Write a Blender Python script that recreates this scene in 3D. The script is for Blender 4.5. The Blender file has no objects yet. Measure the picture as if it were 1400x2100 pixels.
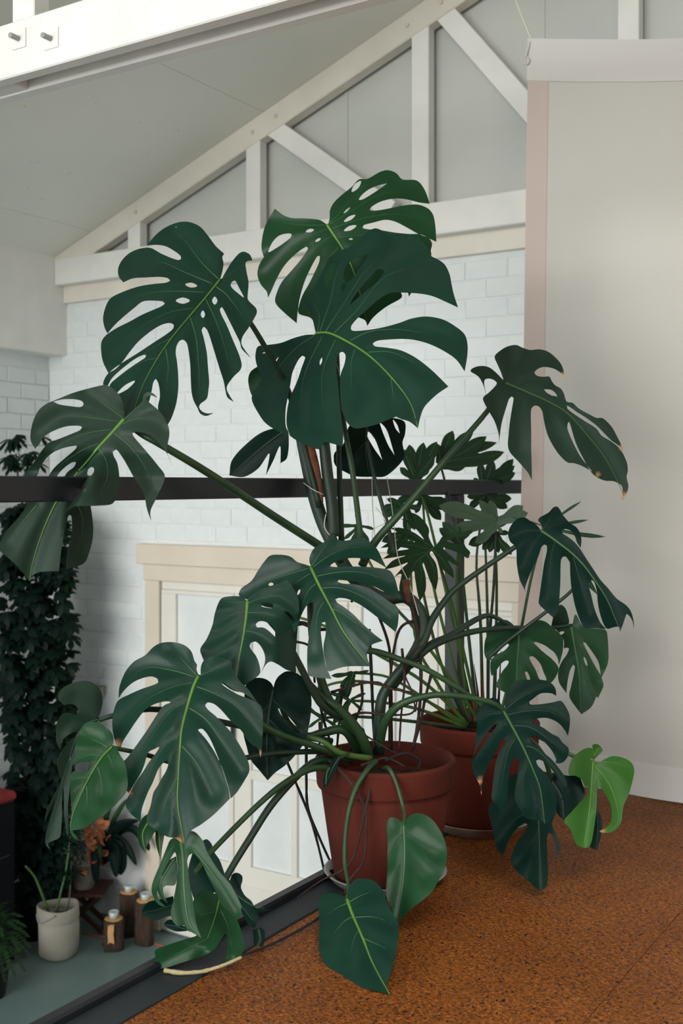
import bpy, bmesh, math, random
from mathutils import Vector, Matrix
from mathutils.geometry import delaunay_2d_cdt

random.seed(7)
scene = bpy.context.scene
C = scene.collection

# ---------------------------------------------------------------- camera, light
F_PX = 2308.0                      # focal length in pixels of a 1400 x 2100 frame
YAW = math.radians(32.3)           # the view looks to the left of the wall's normal
EYE = Vector((0, 0, 1.10))
HORIZON = 993.0
FWD = Vector((-math.sin(YAW), math.cos(YAW), 0))
RGT = Vector((math.cos(YAW), math.sin(YAW), 0))
UP = Vector((0, 0, 1))

cam_data = bpy.data.cameras.new('camera')
cam = bpy.data.objects.new('camera', cam_data)
C.objects.link(cam)
cam_data.sensor_fit = 'VERTICAL'
cam_data.sensor_height = 36.0
cam_data.sensor_width = 24.0
cam_data.lens = F_PX / 2100 * 36
cam_data.shift_y = (HORIZON - 1050) / 2100
cam.location = EYE
cam.rotation_euler = (math.radians(90), 0, YAW)
cam_data.clip_start = 0.05
cam_data.dof.use_dof = True
cam_data.dof.focus_distance = 2.95
cam_data.dof.aperture_fstop = 4.5
scene.camera = cam

world = bpy.data.worlds.new('daylight')
scene.world = world
world.use_nodes = True
bg = world.node_tree.nodes['Background']
bg.inputs[0].default_value = (0.92, 0.97, 1.0, 1)
bg.inputs[1].default_value = 1.05

def area_light(name, loc, target, sx, sy, power, col):
    l = bpy.data.lights.new(name, 'AREA')
    l.shape = 'RECTANGLE'; l.size = sx; l.size_y = sy
    l.energy = power; l.color = col
    o = bpy.data.objects.new(name, l); C.objects.link(o)
    o.location = loc
    o.rotation_euler = (Vector(target) - Vector(loc)).to_track_quat('-Z', 'Y').to_euler()
    return o
# daylight: the glazed rear front of the hall far behind the camera; the second lamp is an added fill brightening the near floor
area_light('rear_glazing_daylight', (-2.9, -13.5, 2.4), (-2.2, 4.8, 1.3), 11.0, 6.5, 2350, (1.0, 0.985, 0.945))
fill_lamp = area_light('near_floor_fill', (0.8, 0.2, 3.35), (0.6, 0.6, 0.0), 1.5, 1.5, 70, (1.0, 0.965, 0.91))
fill_lamp.data.spread = math.radians(100)

scene.view_settings.view_transform = 'Standard'
scene.view_settings.look = 'None'
scene.view_settings.gamma = 1
scene.view_settings.use_curve_mapping = False
scene.view_settings.exposure = -0.05

# ---------------------------------------------------------------- helpers
def ray(px, py):
    return FWD + RGT * ((px - 700) / F_PX) + UP * ((HORIZON - py) / F_PX)
def at(px, py, d):
    return EYE + ray(px, py) * d
def on_y(px, py, y):
    r = ray(px, py); return EYE + r * ((y - EYE.y) / r.y)
def on_x(px, py, x):
    r = ray(px, py); return EYE + r * ((x - EYE.x) / r.x)
def on_z(px, py, z):
    r = ray(px, py); return EYE + r * ((z - EYE.z) / r.z)
def wx(px, y=4.8):
    return on_y(px, 0, y).x

def tag(o, label=None, cat=None, group=None, kind=None):
    if label: o['label'] = label
    if cat: o['category'] = cat
    if group: o['group'] = group
    if kind: o['kind'] = kind
    return o
def mesh_obj(name, me, mat=None, parent=None):
    o = bpy.data.objects.new(name, me); C.objects.link(o)
    if mat and not me.materials: me.materials.append(mat)
    if parent is not None:
        o.parent = parent
        if parent.type == 'EMPTY' and parent.parent is None:
            o.location = -parent.location
    return o
def empty(name, loc, label, cat, group=None):
    o = bpy.data.objects.new(name, None); C.objects.link(o)
    o.location = loc; o.empty_display_size = 0.1
    return tag(o, label, cat, group)
def from_bm(name, bm, mat=None, parent=None, smooth=False):
    me = bpy.data.meshes.new(name); bm.normal_update(); bm.to_mesh(me); bm.free()
    if smooth:
        for p in me.polygons: p.use_smooth = True
    return mesh_obj(name, me, mat, parent)
def add_box(bm, lo, hi, bevel=0.0, M=None):
    r = bmesh.ops.create_cube(bm, size=1)
    vs = r['verts']
    for v in vs:
        v.co = Vector([lo[i] + (v.co[i] + .5) * (hi[i] - lo[i]) for i in range(3)])
        if M: v.co = M @ v.co
    if bevel:
        es = list({e for v in vs for e in v.link_edges})
        bmesh.ops.bevel(bm, geom=es, offset=bevel, segments=1, affect='EDGES')
def box(name, lo, hi, mat, parent=None, bevel=0.0, M=None):
    bm = bmesh.new(); add_box(bm, lo, hi, bevel, M)
    return from_bm(name, bm, mat, parent)
def bar(name, p, q, w, h, mat, parent=None, bevel=0.003, side=Vector((0, 1, 0))):
    """square-section member from p to q; w along 'side', h across"""
    p, q = Vector(p), Vector(q); a = (q - p); L = a.length; a.normalize()
    s = (side - a * side.dot(a)).normalized(); t = a.cross(s)
    M = Matrix((( a.x, s.x, t.x, p.x), (a.y, s.y, t.y, p.y), (a.z, s.z, t.z, p.z), (0, 0, 0, 1)))
    return box(name, (0, -w / 2, -h / 2), (L, w / 2, h / 2), mat, parent, bevel, M)
def catmull(pts, n=6):
    out = []
    P = [Vector(p) for p in pts]
    if len(P) < 3:
        return [P[0].lerp(P[-1], k / n) for k in range(n + 1)]
    for i in range(len(P) - 1):
        a, b, c, d = P[max(i - 1, 0)], P[i], P[i + 1], P[min(i + 2, len(P) - 1)]
        for k in range(n):
            t = k / n
            out.append(0.5 * ((2 * b) + (c - a) * t + (2 * a - 5 * b + 4 * c - d) * t * t + (3 * b - a - 3 * c + d) * t ** 3))
    out.append(P[-1])
    return out
def add_tube(bm, pts, r0, r1=None, sides=7, n=5, smooth_pts=True, wob=0.0, flat=1.0):
    pts = catmull(pts, n) if smooth_pts else [Vector(p) for p in pts]
    if r1 is None: r1 = r0
    rings = []; m = len(pts) - 1
    up = None
    for i, p in enumerate(pts):
        t = (pts[min(i + 1, m)] - pts[max(i - 1, 0)])
        t = t.normalized() if t.length > 1e-9 else Vector((0, 0, 1))
        if up is None:
            up = t.orthogonal().normalized()
        up = (up - t * up.dot(t))
        up = up.normalized() if up.length > 1e-6 else t.orthogonal().normalized()
        sd = t.cross(up)
        r = r0 + (r1 - r0) * i / m
        if wob: r *= 1 + wob * (random.random() - .5)
        rings.append([bm.verts.new(p + (up * math.cos(2 * math.pi * k / sides) + sd * flat * math.sin(2 * math.pi * k / sides)) * r) for k in range(sides)])
    for a, b in zip(rings, rings[1:]):
        for k in range(sides):
            f = bm.faces.new((a[k], a[(k + 1) % sides], b[(k + 1) % sides], b[k])); f.smooth = True
    bm.faces.new(rings[0][::-1]); bm.faces.new(rings[-1])
def tube(name, pts, r0, mat, parent=None, r1=None, sides=7, n=5, wob=0.0):
    bm = bmesh.new(); add_tube(bm, pts, r0, r1, sides, n, wob=wob)
    return from_bm(name, bm, mat, parent)
def add_lathe(bm, prof, loc, seg=40, close=False):
    rings = []
    for r, z in prof:
        rings.append([bm.verts.new(Vector(loc) + Vector((r * math.cos(2 * math.pi * k / seg), r * math.sin(2 * math.pi * k / seg), z))) for k in range(seg)])
    for a, b in zip(rings, rings[1:]):
        for k in range(seg):
            f = bm.faces.new((a[k], a[(k + 1) % seg], b[(k + 1) % seg], b[k])); f.smooth = True
    if close:
        bm.faces.new(rings[0][::-1]); bm.faces.new(rings[-1])
def lathe(name, prof, loc, mat, parent=None, seg=40, close=False):
    bm = bmesh.new(); add_lathe(bm, prof, loc, seg, close)
    bmesh.ops.recalc_face_normals(bm, faces=bm.faces)
    return from_bm(name, bm, mat, parent)

# ---------------------------------------------------------------- materials
def lin(c):
    return tuple(((v / 255) / 12.92 if v / 255 <= 0.04045 else ((v / 255 + 0.055) / 1.055) ** 2.4) for v in c) + (1,)
def mat(name, col, rough=0.6, col2=None, scale=8.0, bump=0.0, bscale=None, spec=0.5, detail=6, coord='Object', dist=0.0, stretch=None):
    m = bpy.data.materials.new(name); m.use_nodes = True
    nt = m.node_tree; N = nt.nodes; L = nt.links
    b = N['Principled BSDF']
    b.inputs['Roughness'].default_value = rough
    b.inputs['Specular IOR Level'].default_value = spec
    b.inputs['Base Color'].default_value = lin(col)
    if col2 or bump:
        tc = N.new('ShaderNodeTexCoord')
        src = tc.outputs[coord]
        if stretch:
            mp = N.new('ShaderNodeMapping'); mp.inputs['Scale'].default_value = stretch
            L.new(src, mp.inputs['Vector']); src = mp.outputs['Vector']
    if col2:
        n = N.new('ShaderNodeTexNoise'); n.inputs['Scale'].default_value = scale; n.inputs['Detail'].default_value = detail
        n.inputs['Distortion'].default_value = dist
        r = N.new('ShaderNodeValToRGB')
        r.color_ramp.elements[0].position = 0.35; r.color_ramp.elements[1].position = 0.65
        r.color_ramp.elements[0].color = lin(col); r.color_ramp.elements[1].color = lin(col2)
        L.new(src, n.inputs['Vector']); L.new(n.outputs['Fac'], r.inputs['Fac']); L.new(r.outputs['Color'], b.inputs['Base Color'])
    if bump:
        n2 = N.new('ShaderNodeTexNoise'); n2.inputs['Scale'].default_value = bscale or scale * 4; n2.inputs['Detail'].default_value = 4
        bp = N.new('ShaderNodeBump'); bp.inputs['Strength'].default_value = bump; bp.inputs['Distance'].default_value = 0.004
        L.new(src, n2.inputs['Vector']); L.new(n2.outputs['Fac'], bp.inputs['Height']); L.new(bp.outputs['Normal'], b.inputs['Normal'])
    return m

def leaf_material(name, col, col2, rough=0.38, trans=0.07, spec=0.24):
    m = bpy.data.materials.new(name); m.use_nodes = True
    nt = m.node_tree; N = nt.nodes; L = nt.links
    b = N['Principled BSDF']; out = N['Material Output']
    b.inputs['Roughness'].default_value = rough
    b.inputs['Specular IOR Level'].default_value = spec
    tc = N.new('ShaderNodeTexCoord')
    n = N.new('ShaderNodeTexNoise'); n.inputs['Scale'].default_value = 9; n.inputs['Detail'].default_value = 5
    r = N.new('ShaderNodeValToRGB'); r.color_ramp.elements[0].position = .3; r.color_ramp.elements[1].position = .7
    r.color_ramp.elements[0].color = lin(col); r.color_ramp.elements[1].color = lin(col2)
    L.new(tc.outputs['Object'], n.inputs['Vector']); L.new(n.outputs['Fac'], r.inputs['Fac'])
    at_ = N.new('ShaderNodeAttribute'); at_.attribute_name = 'dry'
    mx = N.new('ShaderNodeMix'); mx.data_type = 'RGBA'
    mx.inputs[7].default_value = lin((196, 140, 100))
    L.new(at_.outputs['Fac'], mx.inputs[0]); L.new(r.outputs['Color'], mx.inputs[6])
    L.new(mx.outputs[2], b.inputs['Base Color'])
    n2 = N.new('ShaderNodeTexNoise'); n2.inputs['Scale'].default_value = 60; n2.inputs['Detail'].default_value = 4
    bp = N.new('ShaderNodeBump'); bp.inputs['Strength'].default_value = .12; bp.inputs['Distance'].default_value = .003
    L.new(tc.outputs['Object'], n2.inputs['Vector']); L.new(n2.outputs['Fac'], bp.inputs['Height']); L.new(bp.outputs['Normal'], b.inputs['Normal'])
    tr = N.new('ShaderNodeBsdfTranslucent'); tr.inputs['Color'].default_value = lin((90, 140, 40))
    ms = N.new('ShaderNodeMixShader'); ms.inputs[0].default_value = trans
    L.new(b.outputs[0], ms.inputs[1]); L.new(tr.outputs[0], ms.inputs[2]); L.new(ms.outputs[0], out.inputs['Surface'])
    return m

WHITE = mat('white_paint', (232, 231, 226), 0.55, (224, 224, 219), 6, 0.15, 40)
BRICKW = mat('white_brick_paint', (226, 230, 230), 0.6, (215, 221, 221), 5, 0.5, 30)
MORTAR = mat('painted_mortar', (222, 226, 226), 0.7, (214, 219, 219), 7, 0.4, 40)
CREAM = mat('cream_timber_paint', (226, 221, 209), 0.5, (216, 211, 199), 5, 0.15, 30)
GABLE = mat('grey_gable_panel', (198, 200, 194), 0.75, (191, 194, 189), 2, 0.08, 60)
CEIL = mat('ceiling_board_paint', (234, 234, 225), 0.75, (228, 229, 220), 1.5, 0.1, 30)
STEEL = mat('black_steel', (22, 27, 33), 0.45, (18, 23, 28), 9, 0.1, 120)
STEEL2 = mat('dark_edge_rubber', (26, 34, 40), 0.6, (31, 39, 45), 6, 0.1, 120)
TRIM = mat('beige_door_trim', (214, 203, 187), 0.55, (208, 197, 181), 4, 0.06, 60)
DOORP = mat('pale_door_paint', (224, 221, 211), 0.5, (218, 215, 205), 4, 0.05, 60)
GLASS = mat('frosted_glass', (182, 204, 209), 0.25, (176, 199, 205), 2)
LOWFLOOR = mat('grey_blue_floor', (112, 134, 132), 0.42, (105, 127, 126), 3, 0.05, 30)
TERRA = mat('terracotta', (90, 39, 28), 0.85, (76, 32, 24), 7, 0.25, 70, spec=.2)
TERRA2 = mat('terracotta_aged', (100, 42, 28), 0.85, (84, 34, 24), 5, 0.25, 70, spec=.2)
SOIL = mat('dark_soil', (34, 26, 22), 0.9, (52, 40, 32), 40, 1.0, 60)
SAUCER = mat('glazed_saucer', (178, 168, 154), 0.5, (128, 96, 80), 9, 0.1, 50)
SAUCER2 = mat('grey_saucer', (150, 152, 150), 0.45)
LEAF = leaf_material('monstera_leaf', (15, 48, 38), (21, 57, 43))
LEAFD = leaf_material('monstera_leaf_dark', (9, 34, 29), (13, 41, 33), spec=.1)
LEAFG = leaf_material('monstera_leaf_mid', (22, 60, 34), (29, 70, 40), trans=.12)
LEAFL = leaf_material('monstera_leaf_young', (48, 96, 32), (58, 108, 40), trans=.12)
LEAFO = leaf_material('monstera_leaf_olive', (28, 50, 39), (34, 57, 44), rough=.5)
PHILO = leaf_material('philodendron_leaf', (25, 54, 30), (32, 64, 36), trans=.12)
PHILOG = leaf_material('philodendron_leaf_grey', (62, 84, 66), (70, 92, 72), rough=.55)
RIB = mat('leaf_midrib', (90, 136, 50), 0.45, (78, 120, 46), 20)
VEIN = mat('leaf_vein', (54, 98, 58), 0.45, (47, 88, 51), 20)
VEIND = mat('leaf_vein_dark', (26, 54, 36), 0.45)
RIBD = mat('leaf_midrib_dark', (50, 86, 44), 0.45)
STEM = mat('green_stem', (30, 60, 34), 0.5, (42, 74, 38), 14, 0.2, 60)
STEMD = mat('dark_green_stem', (22, 46, 34), 0.5, (30, 56, 38), 14, 0.2, 60)
STEML = mat('pale_green_stem', (74, 108, 48), 0.5, (62, 96, 44), 14)
BARK = mat('brown_sheath', (120, 70, 40), 0.8, (84, 46, 30), 30, 0.5, 60)
ROOT = mat('brown_root', (44, 30, 26), 0.85, (62, 42, 34), 40, 0.6, 90)
ROOTD = mat('dark_root', (22, 18, 20), 0.8, (32, 26, 26), 40, 0.5, 90)
ROOTW = mat('pale_root', (176, 166, 124), 0.8, (152, 140, 100), 60, 0.5, 120)
TWINE = mat('white_twine', (216, 214, 200), 0.8)
def cork_material():
    m = bpy.data.materials.new('cork'); m.use_nodes = True
    nt = m.node_tree; N = nt.nodes; L = nt.links; b = N['Principled BSDF']
    tc = N.new('ShaderNodeTexCoord')
    def noise(sc, det, st=None, dist=0):
        n = N.new('ShaderNodeTexNoise'); n.inputs['Scale'].default_value = sc; n.inputs['Detail'].default_value = det
        n.inputs['Distortion'].default_value = dist
        src = tc.outputs['Object']
        if st:
            mp = N.new('ShaderNodeMapping'); mp.inputs['Scale'].default_value = st
            mp.inputs['Rotation'].default_value = (0, 0, .6); L.new(src, mp.inputs[0]); src = mp.outputs[0]
        L.new(src, n.inputs['Vector']); return n.outputs['Fac']
    def ramp(f, stops):
        r = N.new('ShaderNodeValToRGB'); e = r.color_ramp.elements
        while len(e) < len(stops): e.new(.5)
        for k, (p, c) in enumerate(stops): e[k].position = p; e[k].color = lin(c)
        L.new(f, r.inputs['Fac']); return r.outputs['Color']
    base = ramp(noise(115, 5, (1, 1.7, 1), 1.0), [(.33, (70, 38, 14)), (.5, (132, 75, 28)), (.66, (182, 112, 48))])
    specks = ramp(noise(80, 4, (1.6, 1, 1), .5), [(.345, (0, 0, 0)), (.40, (255, 255, 255))])
    mx = N.new('ShaderNodeMix'); mx.data_type = 'RGBA'
    mx.inputs[6].default_value = lin((36, 22, 15)); L.new(specks, mx.inputs[0]); L.new(base, mx.inputs[7])
    big = ramp(noise(2.2, 3), [(.3, (205, 198, 190)), (.7, (255, 255, 255))])
    ml = N.new('ShaderNodeMix'); ml.data_type = 'RGBA'; ml.blend_type = 'MULTIPLY'; ml.inputs[0].default_value = 1
    L.new(mx.outputs[2], ml.inputs[6]); L.new(big, ml.inputs[7]); L.new(ml.outputs[2], b.inputs['Base Color'])
    b.inputs['Roughness'].default_value = .55; b.inputs['Specular IOR Level'].default_value = .22
    bp = N.new('ShaderNodeBump'); bp.inputs['Strength'].default_value = .25; bp.inputs['Distance'].default_value = .002
    L.new(noise(90, 4), bp.inputs['Height']); L.new(bp.outputs['Normal'], b.inputs['Normal'])
    return m
def linen_material(name, col, trans, through):
    m = bpy.data.materials.new(name); m.use_nodes = True
    nt = m.node_tree; N = nt.nodes; L = nt.links; b = N['Principled BSDF']; out = N['Material Output']
    b.inputs['Base Color'].default_value = lin(col); b.inputs['Roughness'].default_value = .85
    b.inputs['Specular IOR Level'].default_value = .15
    tc = N.new('ShaderNodeTexCoord')
    hs = []
    for st in ((90, 90, 900), (900, 900, 90)):
        mp = N.new('ShaderNodeMapping'); mp.inputs['Scale'].default_value = st
        n = N.new('ShaderNodeTexNoise'); n.inputs['Scale'].default_value = 1; n.inputs['Detail'].default_value = 3
        L.new(tc.outputs['Object'], mp.inputs[0]); L.new(mp.outputs[0], n.inputs['Vector']); hs.append(n.outputs['Fac'])
    ad = N.new('ShaderNodeMath'); ad.operation = 'ADD'; L.new(hs[0], ad.inputs[0]); L.new(hs[1], ad.inputs[1])
    bp = N.new('ShaderNodeBump'); bp.inputs['Strength'].default_value = .35; bp.inputs['Distance'].default_value = .002
    L.new(ad.outputs[0], bp.inputs['Height']); L.new(bp.outputs['Normal'], b.inputs['Normal'])
    tr = N.new('ShaderNodeBsdfTranslucent'); tr.inputs['Color'].default_value = lin(col)
    tp = N.new('ShaderNodeBsdfTransparent')
    m1 = N.new('ShaderNodeMixShader'); m1.inputs[0].default_value = trans
    m2 = N.new('ShaderNodeMixShader'); m2.inputs[0].default_value = through
    L.new(b.outputs[0], m1.inputs[1]); L.new(tr.outputs[0], m1.inputs[2])
    L.new(m1.outputs[0], m2.inputs[1]); L.new(tp.outputs[0], m2.inputs[2]); L.new(m2.outputs[0], out.inputs['Surface'])
    return m
CORK = cork_material()
LINEN = linen_material('linen', (226, 225, 219), .3, .10)
LINEN2 = linen_material('linen_doubled', (232, 231, 228), .25, .01)
LINENP = linen_material('linen_side_hem', (224, 210, 202), .25, .02)

ZL = -1.40                      # lower floor
DY = 4.80                       # face of the gable brick wall
XW = -5.12                      # face of the left wall
XB = -4.97                      # face of the eaves box
EX = -1.735                     # outer edge of the mezzanine

# ---- floors
bm = bmesh.new(); add_box(bm, (-7.0, -6.0, ZL - .1), (3.2, DY + .3, ZL))
tag(from_bm('floor_lower', bm, LOWFLOOR), 'smooth grey-blue floor of the lower level', None, None, 'structure')
floor = bpy.data.objects.new('floor', None); C.objects.link(floor); tag(floor, 'cork tiled mezzanine floor', None, None, 'structure')
xs = [-1.605, -0.81, -0.015, 0.78, 1.575, 2.37]; ys = [-2.6, -1.805, -1.01, -.215, .58, 1.375, 2.17, 2.965, 3.76, 4.555]
for i in range(len(xs) - 1):
    for j in range(len(ys) - 1):
        box('cork_tile', (xs[i] + .0008, ys[j] + .0008, -.02), (xs[i + 1] - .0008, ys[j + 1] - .0008, 0), CORK, floor, 0.0006)
tag(box('mezzanine_deck', (EX + .02, -2.6, -.30), (2.37, DY - .25, -.0205), STEEL2), 'dark deck of the mezzanine under the cork', None, None, 'structure')
edge = bpy.data.objects.new('trim_1', None); C.objects.link(edge); tag(edge, 'black steel edging along the mezzanine', None, None, 'structure')
box('edge_plate', (-1.70, -2.6, -.02), (-1.606, DY - .25, .004), STEEL2, edge, .002)
box('edge_lip', (EX, 0.95, -.30), (-1.70, DY - .25, .022), STEEL, edge, .006)

# ---- gable wall of painted brick
CH, BL, MO = 0.091, 0.214, 0.005
brick_meshes = []
for k in range(4):
    b_ = bmesh.new(); add_box(b_, (0, -.05, 0), (BL - MO, .0, CH - MO), .003)
    for v in b_.verts:
        if v.co.y > -.03: continue
        v.co += Vector((random.uniform(-.002, .002), random.uniform(-.0015, .0015), random.uniform(-.002, .002)))
    me = bpy.data.meshes.new('brick'); b_.to_mesh(me); b_.free(); me.materials.append(BRICKW); brick_meshes.append(me)
DX0, DX1, DZ1 = wx(291), wx(1098), 0.765      # door opening with its trim
wall = box('wall_back', (XW - .3, DY + .0025, ZL), (3.2, DY + .3, 4.4), MORTAR)
tag(wall, 'white painted brick gable wall', None, None, 'structure')
cand = []
row = 0; z = ZL
while z + CH < 2.16:
    x = XW - (BL / 2 if row % 2 else 0)
    while x < 0.8:
        x0, x1 = max(x, XW), x + BL - MO
        if not (z + CH > ZL and z < DZ1 - .02 and x1 > DX0 + .02 and x0 < DX1 - .02):
            c = Vector(((x0 + x1) / 2, DY, z + CH / 2)) - EYE
            d = c.dot(FWD); px = 700 + F_PX * c.dot(RGT) / d; py = HORIZON - F_PX * c.z / d
            vis = 60 < px < 1085 and 470 < py < 1980
            cand.append((0 if vis else 1, d, x0, x1, z))
        x += BL
    row += 1; z += CH
cand.sort()
stuff = bmesh.new()
for n, (hid, d, x0, x1, z) in enumerate(cand):
    oy = DY + .05 - random.uniform(0, .0025)
    if n < 300 and hid == 0:
        o = mesh_obj('brick', random.choice(brick_meshes), None, wall)
        o.location = (x0, oy, z + MO / 2); o.scale = ((x1 - x0) / (BL - MO), 1, 1)
    else:
        add_box(stuff, (x0, oy - .05, z + MO / 2), (x1, oy, z + CH - MO / 2), .004)
tag(from_bm('brick_courses', stuff, BRICKW, wall), None, None, None, 'stuff')

# left wall, also brick, under the eaves box
lw = box('wall_left', (XW - .3, 1.4, ZL), (XW - .006, DY + .3, 2.4), MORTAR); tag(lw, 'white painted brick side wall', None, None, 'structure')
row = 0; z = ZL
while z + CH < 1.86:
    y = DY - (BL if row % 2 else BL / 2)
    yy = DY
    while y > 3.75:
        M = Matrix.Translation((XW, 0, 0))
        o = mesh_obj('brick', random.choice(brick_meshes), None, lw)
        o.rotation_euler = (0, 0, math.radians(90))
        o.location = (XW - .05 + random.uniform(0, .004), y, z + MO / 2); o.scale = ((yy - y) / BL, 1, 1)
        yy = y; y -= BL
    row += 1; z += CH
tag(box('eaves_box', (XW - .3, 1.4, 1.865), (XB, DY + .02, 2.46), WHITE, None, .006), 'white boxed-in eaves along the left wall', None, None, 'structure')

# ---- roof
SL = 0.385
def roof(x): return 2.440 + SL * (x - XB)
XR = -0.53
ceiling = bpy.data.objects.new('ceiling', None); C.objects.link(ceiling); tag(ceiling, 'sloping ceiling of painted boards', None, None, 'structure')
def slab(name, x0, x1, y0, y1, parent, mt, t=.05, s=1):
    bm = bmesh.new(); g = .0015
    def zz(x): return roof(x) if x <= XR + 1e-6 else roof(XR) - SL * (x - XR)
    vs = [bm.verts.new((x, y, zz(x) + dz)) for dz in (0, t) for (x, y) in ((x0 + g, y0 + g), (x1 - g, y0 + g), (x1 - g, y1 - g), (x0 + g, y1 - g))]
    for f in ((0, 3, 2, 1), (4, 5, 6, 7), (0, 1, 5, 4), (1, 2, 6, 5), (2, 3, 7, 6), (3, 0, 4, 7)): bm.faces.new([vs[k] for k in f])
    return from_bm(name, bm, mt, parent)
for (y0, y1) in ((1.9, 3.35), (3.35, 4.86)):
    for (x0, x1) in ((-5.3, -4.67), (-4.67, -3.45), (-3.45, -2.23), (-2.23, -1.01), (-1.01, XR)):
        slab('ceiling_board', x0, x1, y0, y1, ceiling, CEIL)
for (y0, y1) in ((-1.5, 4.86),):
    for (x0, x1) in ((XR, 0.8), (0.8, 2.1), (2.1, 3.2)):
        slab('ceiling_board', x0, x1, y0, y1, ceiling, CEIL)
for (x0, x1) in ((-5.3, -3.45), (-3.45, -2.23), (-2.23, XR)):
    slab('ceiling_board', x0, x1, -1.2, 1.9, ceiling, CEIL)
for k in range(26):
    px, py = random.uniform(30, 420), random.uniform(210, 470)
    r = ray(px, py); d = (roof(0) - EYE.z) / (r.z - SL * r.x); p = EYE + r * d
    if p.y < 4.5:
        bmh = bmesh.new(); bmesh.ops.create_uvsphere(bmh, u_segments=8, v_segments=4, radius=.006, matrix=Matrix.Translation((p.x, p.y, p.z)) @ Matrix.Diagonal((1, 1, .25, 1)))
        from_bm('nail_head', bmh, GABLE, ceiling)
tag(box('wall_right_bounce', (3.0, -1.5, ZL), (3.2, DY + .3, 3.2), WHITE), 'unseen white side wall put in to bounce light', None, None, 'structure')  # out of view, added as a white surface that bounces light back

# gable infill and the white sill strip under the truss
bm = bmesh.new()
pts = [(XB - .3, 2.30), (2.9, 2.30), (2.9, 2.9), (XR, roof(XR)), (XB - .3, roof(XB - .3))]
f0 = [bm.verts.new((x, DY - .004, z)) for x, z in pts]; f1 = [bm.verts.new((x, DY + .006, z)) for x, z in pts]
bm.faces.new(f0); bm.faces.new(f1[::-1])
for k in range(5): bm.faces.new((f0[k], f1[k], f1[(k + 1) % 5], f0[(k + 1) % 5]))
bmesh.ops.recalc_face_normals(bm, faces=bm.faces)
gable = bpy.data.objects.new('wall_gable', None); C.objects.link(gable); tag(gable, 'grey panelled gable above the brick wall', None, None, 'structure')
from_bm('gable_panel', bm, GABLE, gable)
for x in (-3.0, -1.95, -2.05 + 1.6):
    box('panel_batten', (x - .008, DY - .009, 2.42), (x + .008, DY - .004, roof(x) - .02), GABLE, gable)
box('sill_strip', (XB, DY - .03, 2.175), (2.9, DY, 2.28), CREAM, gable, .003)

def truss(y, name, label, paired):
    """king-post roof truss, front face at y"""
    t = empty(name, (-2.5, y, 2.27), label, 'roof truss')
    w = .07
    yc = y + w / 2
    if paired:
        for k, yy in enumerate((y, y + .105)):
            box('chord_plank', (XB, yy, 2.272), (3.0, yy + .045, 2.43), WHITE, t, .004)
        for x in (-4.4, -2.72, -1.0):
            box('spacer_block', (x - .14, y + .045, 2.276), (x + .14, y + .105, 2.42), WHITE, t, .002)
        yc = y + .075
    else:
        box('chord', (XB, y, 2.272), (3.0, y + w, 2.425), WHITE, t, .005)
    th = .125
    dz = th / 2 * math.sqrt(1 + SL * SL)
    bar('rafter', (XB, yc, roof(XB) - dz), (XR, yc, roof(XR) - dz), w, th, CREAM if not paired else WHITE, t, .005)
    bar('rafter', (XR, yc, roof(XR) - dz), (3.0, yc, roof(XR) - SL * (3.0 - XR) - dz), w, th, CREAM if not paired else WHITE, t, .005)
    X = [-4.35, -3.52, -2.535, -1.53, XR]
    for i, x in enumerate(X):
        box('post', (x - .046, yc - .03, 2.42), (x + .046, yc + .03, roof(x) - 2 * dz + .02), WHITE, t, .003)
    for a, b_ in zip(X[1:-1], X[2:]):
        bar('brace', (a + .115, yc, roof(a + .115) - 2 * dz + .035), (b_ - .165, yc, 2.42), .056, .095, WHITE, t, .003)
    for x in ((-4.33, -3.52, -3.37, -2.6, -2.42) if not paired else ()):
        bmh = bmesh.new()
        bmesh.ops.create_cone(bmh, cap_ends=True, segments=10, radius1=.012, radius2=.010, depth=.008, matrix=Matrix.Translation((x, y - .004, roof(x) - dz)) @ Matrix.Rotation(math.pi / 2, 4, 'X'))
        from_bm('bolt', bmh, TRIM, t)
    return t
truss(DY - .10, 'roof_truss', 'white timber roof truss fixed against the grey gable panels', False)
nt_ = truss(2.23, 'roof_truss', 'bright white roof truss nearest the camera, its paired beam crossing the upper left', True)
for px in (40, 106):
    p = on_y(px, 80, 2.23)
    box('washer_plate', (p.x - .028, p.y - .004, p.z - .028), (p.x + .028, p.y, p.z + .028), WHITE, nt_, .001, )
    tube('bolt', [p, p + Vector((0, -.035, 0))], .008, SAUCER2, nt_, sides=8)

# ---- double door with side panels in the gable wall
door = bpy.data.objects.new('door_1', None); C.objects.link(door); tag(door, 'pale glazed double doors with a beige surround in the brick wall', None, None, 'structure')
X0, X1 = wx(304), wx(1098)
box('header_board', (DX0, DY - .055, .652), (DX1, DY + .02, .765), TRIM, door, .004)
box('header_board', (X0 - .01, DY - .035, .560), (X1, DY + .02, .652), TRIM, door, .003)
JW = wx(333) - X0
box('jamb_trim', (X0, DY - .03, ZL), (X0 + JW, DY + .02, .560), TRIM, door, .003)
box('jamb_trim', (X1 - JW, DY - .03, ZL), (X1, DY + .02, .560), TRIM, door, .003)
box('frame_head', (X0 + JW, DY - .005, .515), (X1 - JW, DY + .04, .560), DOORP, door, .002)
box('backing', (X0 + .02, DY + .045, ZL), (X1 - .02, DY + .055, .56), DOORP, door)
GT, GB, MB0, MB1 = .490, -.93, -.465, -.415
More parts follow.
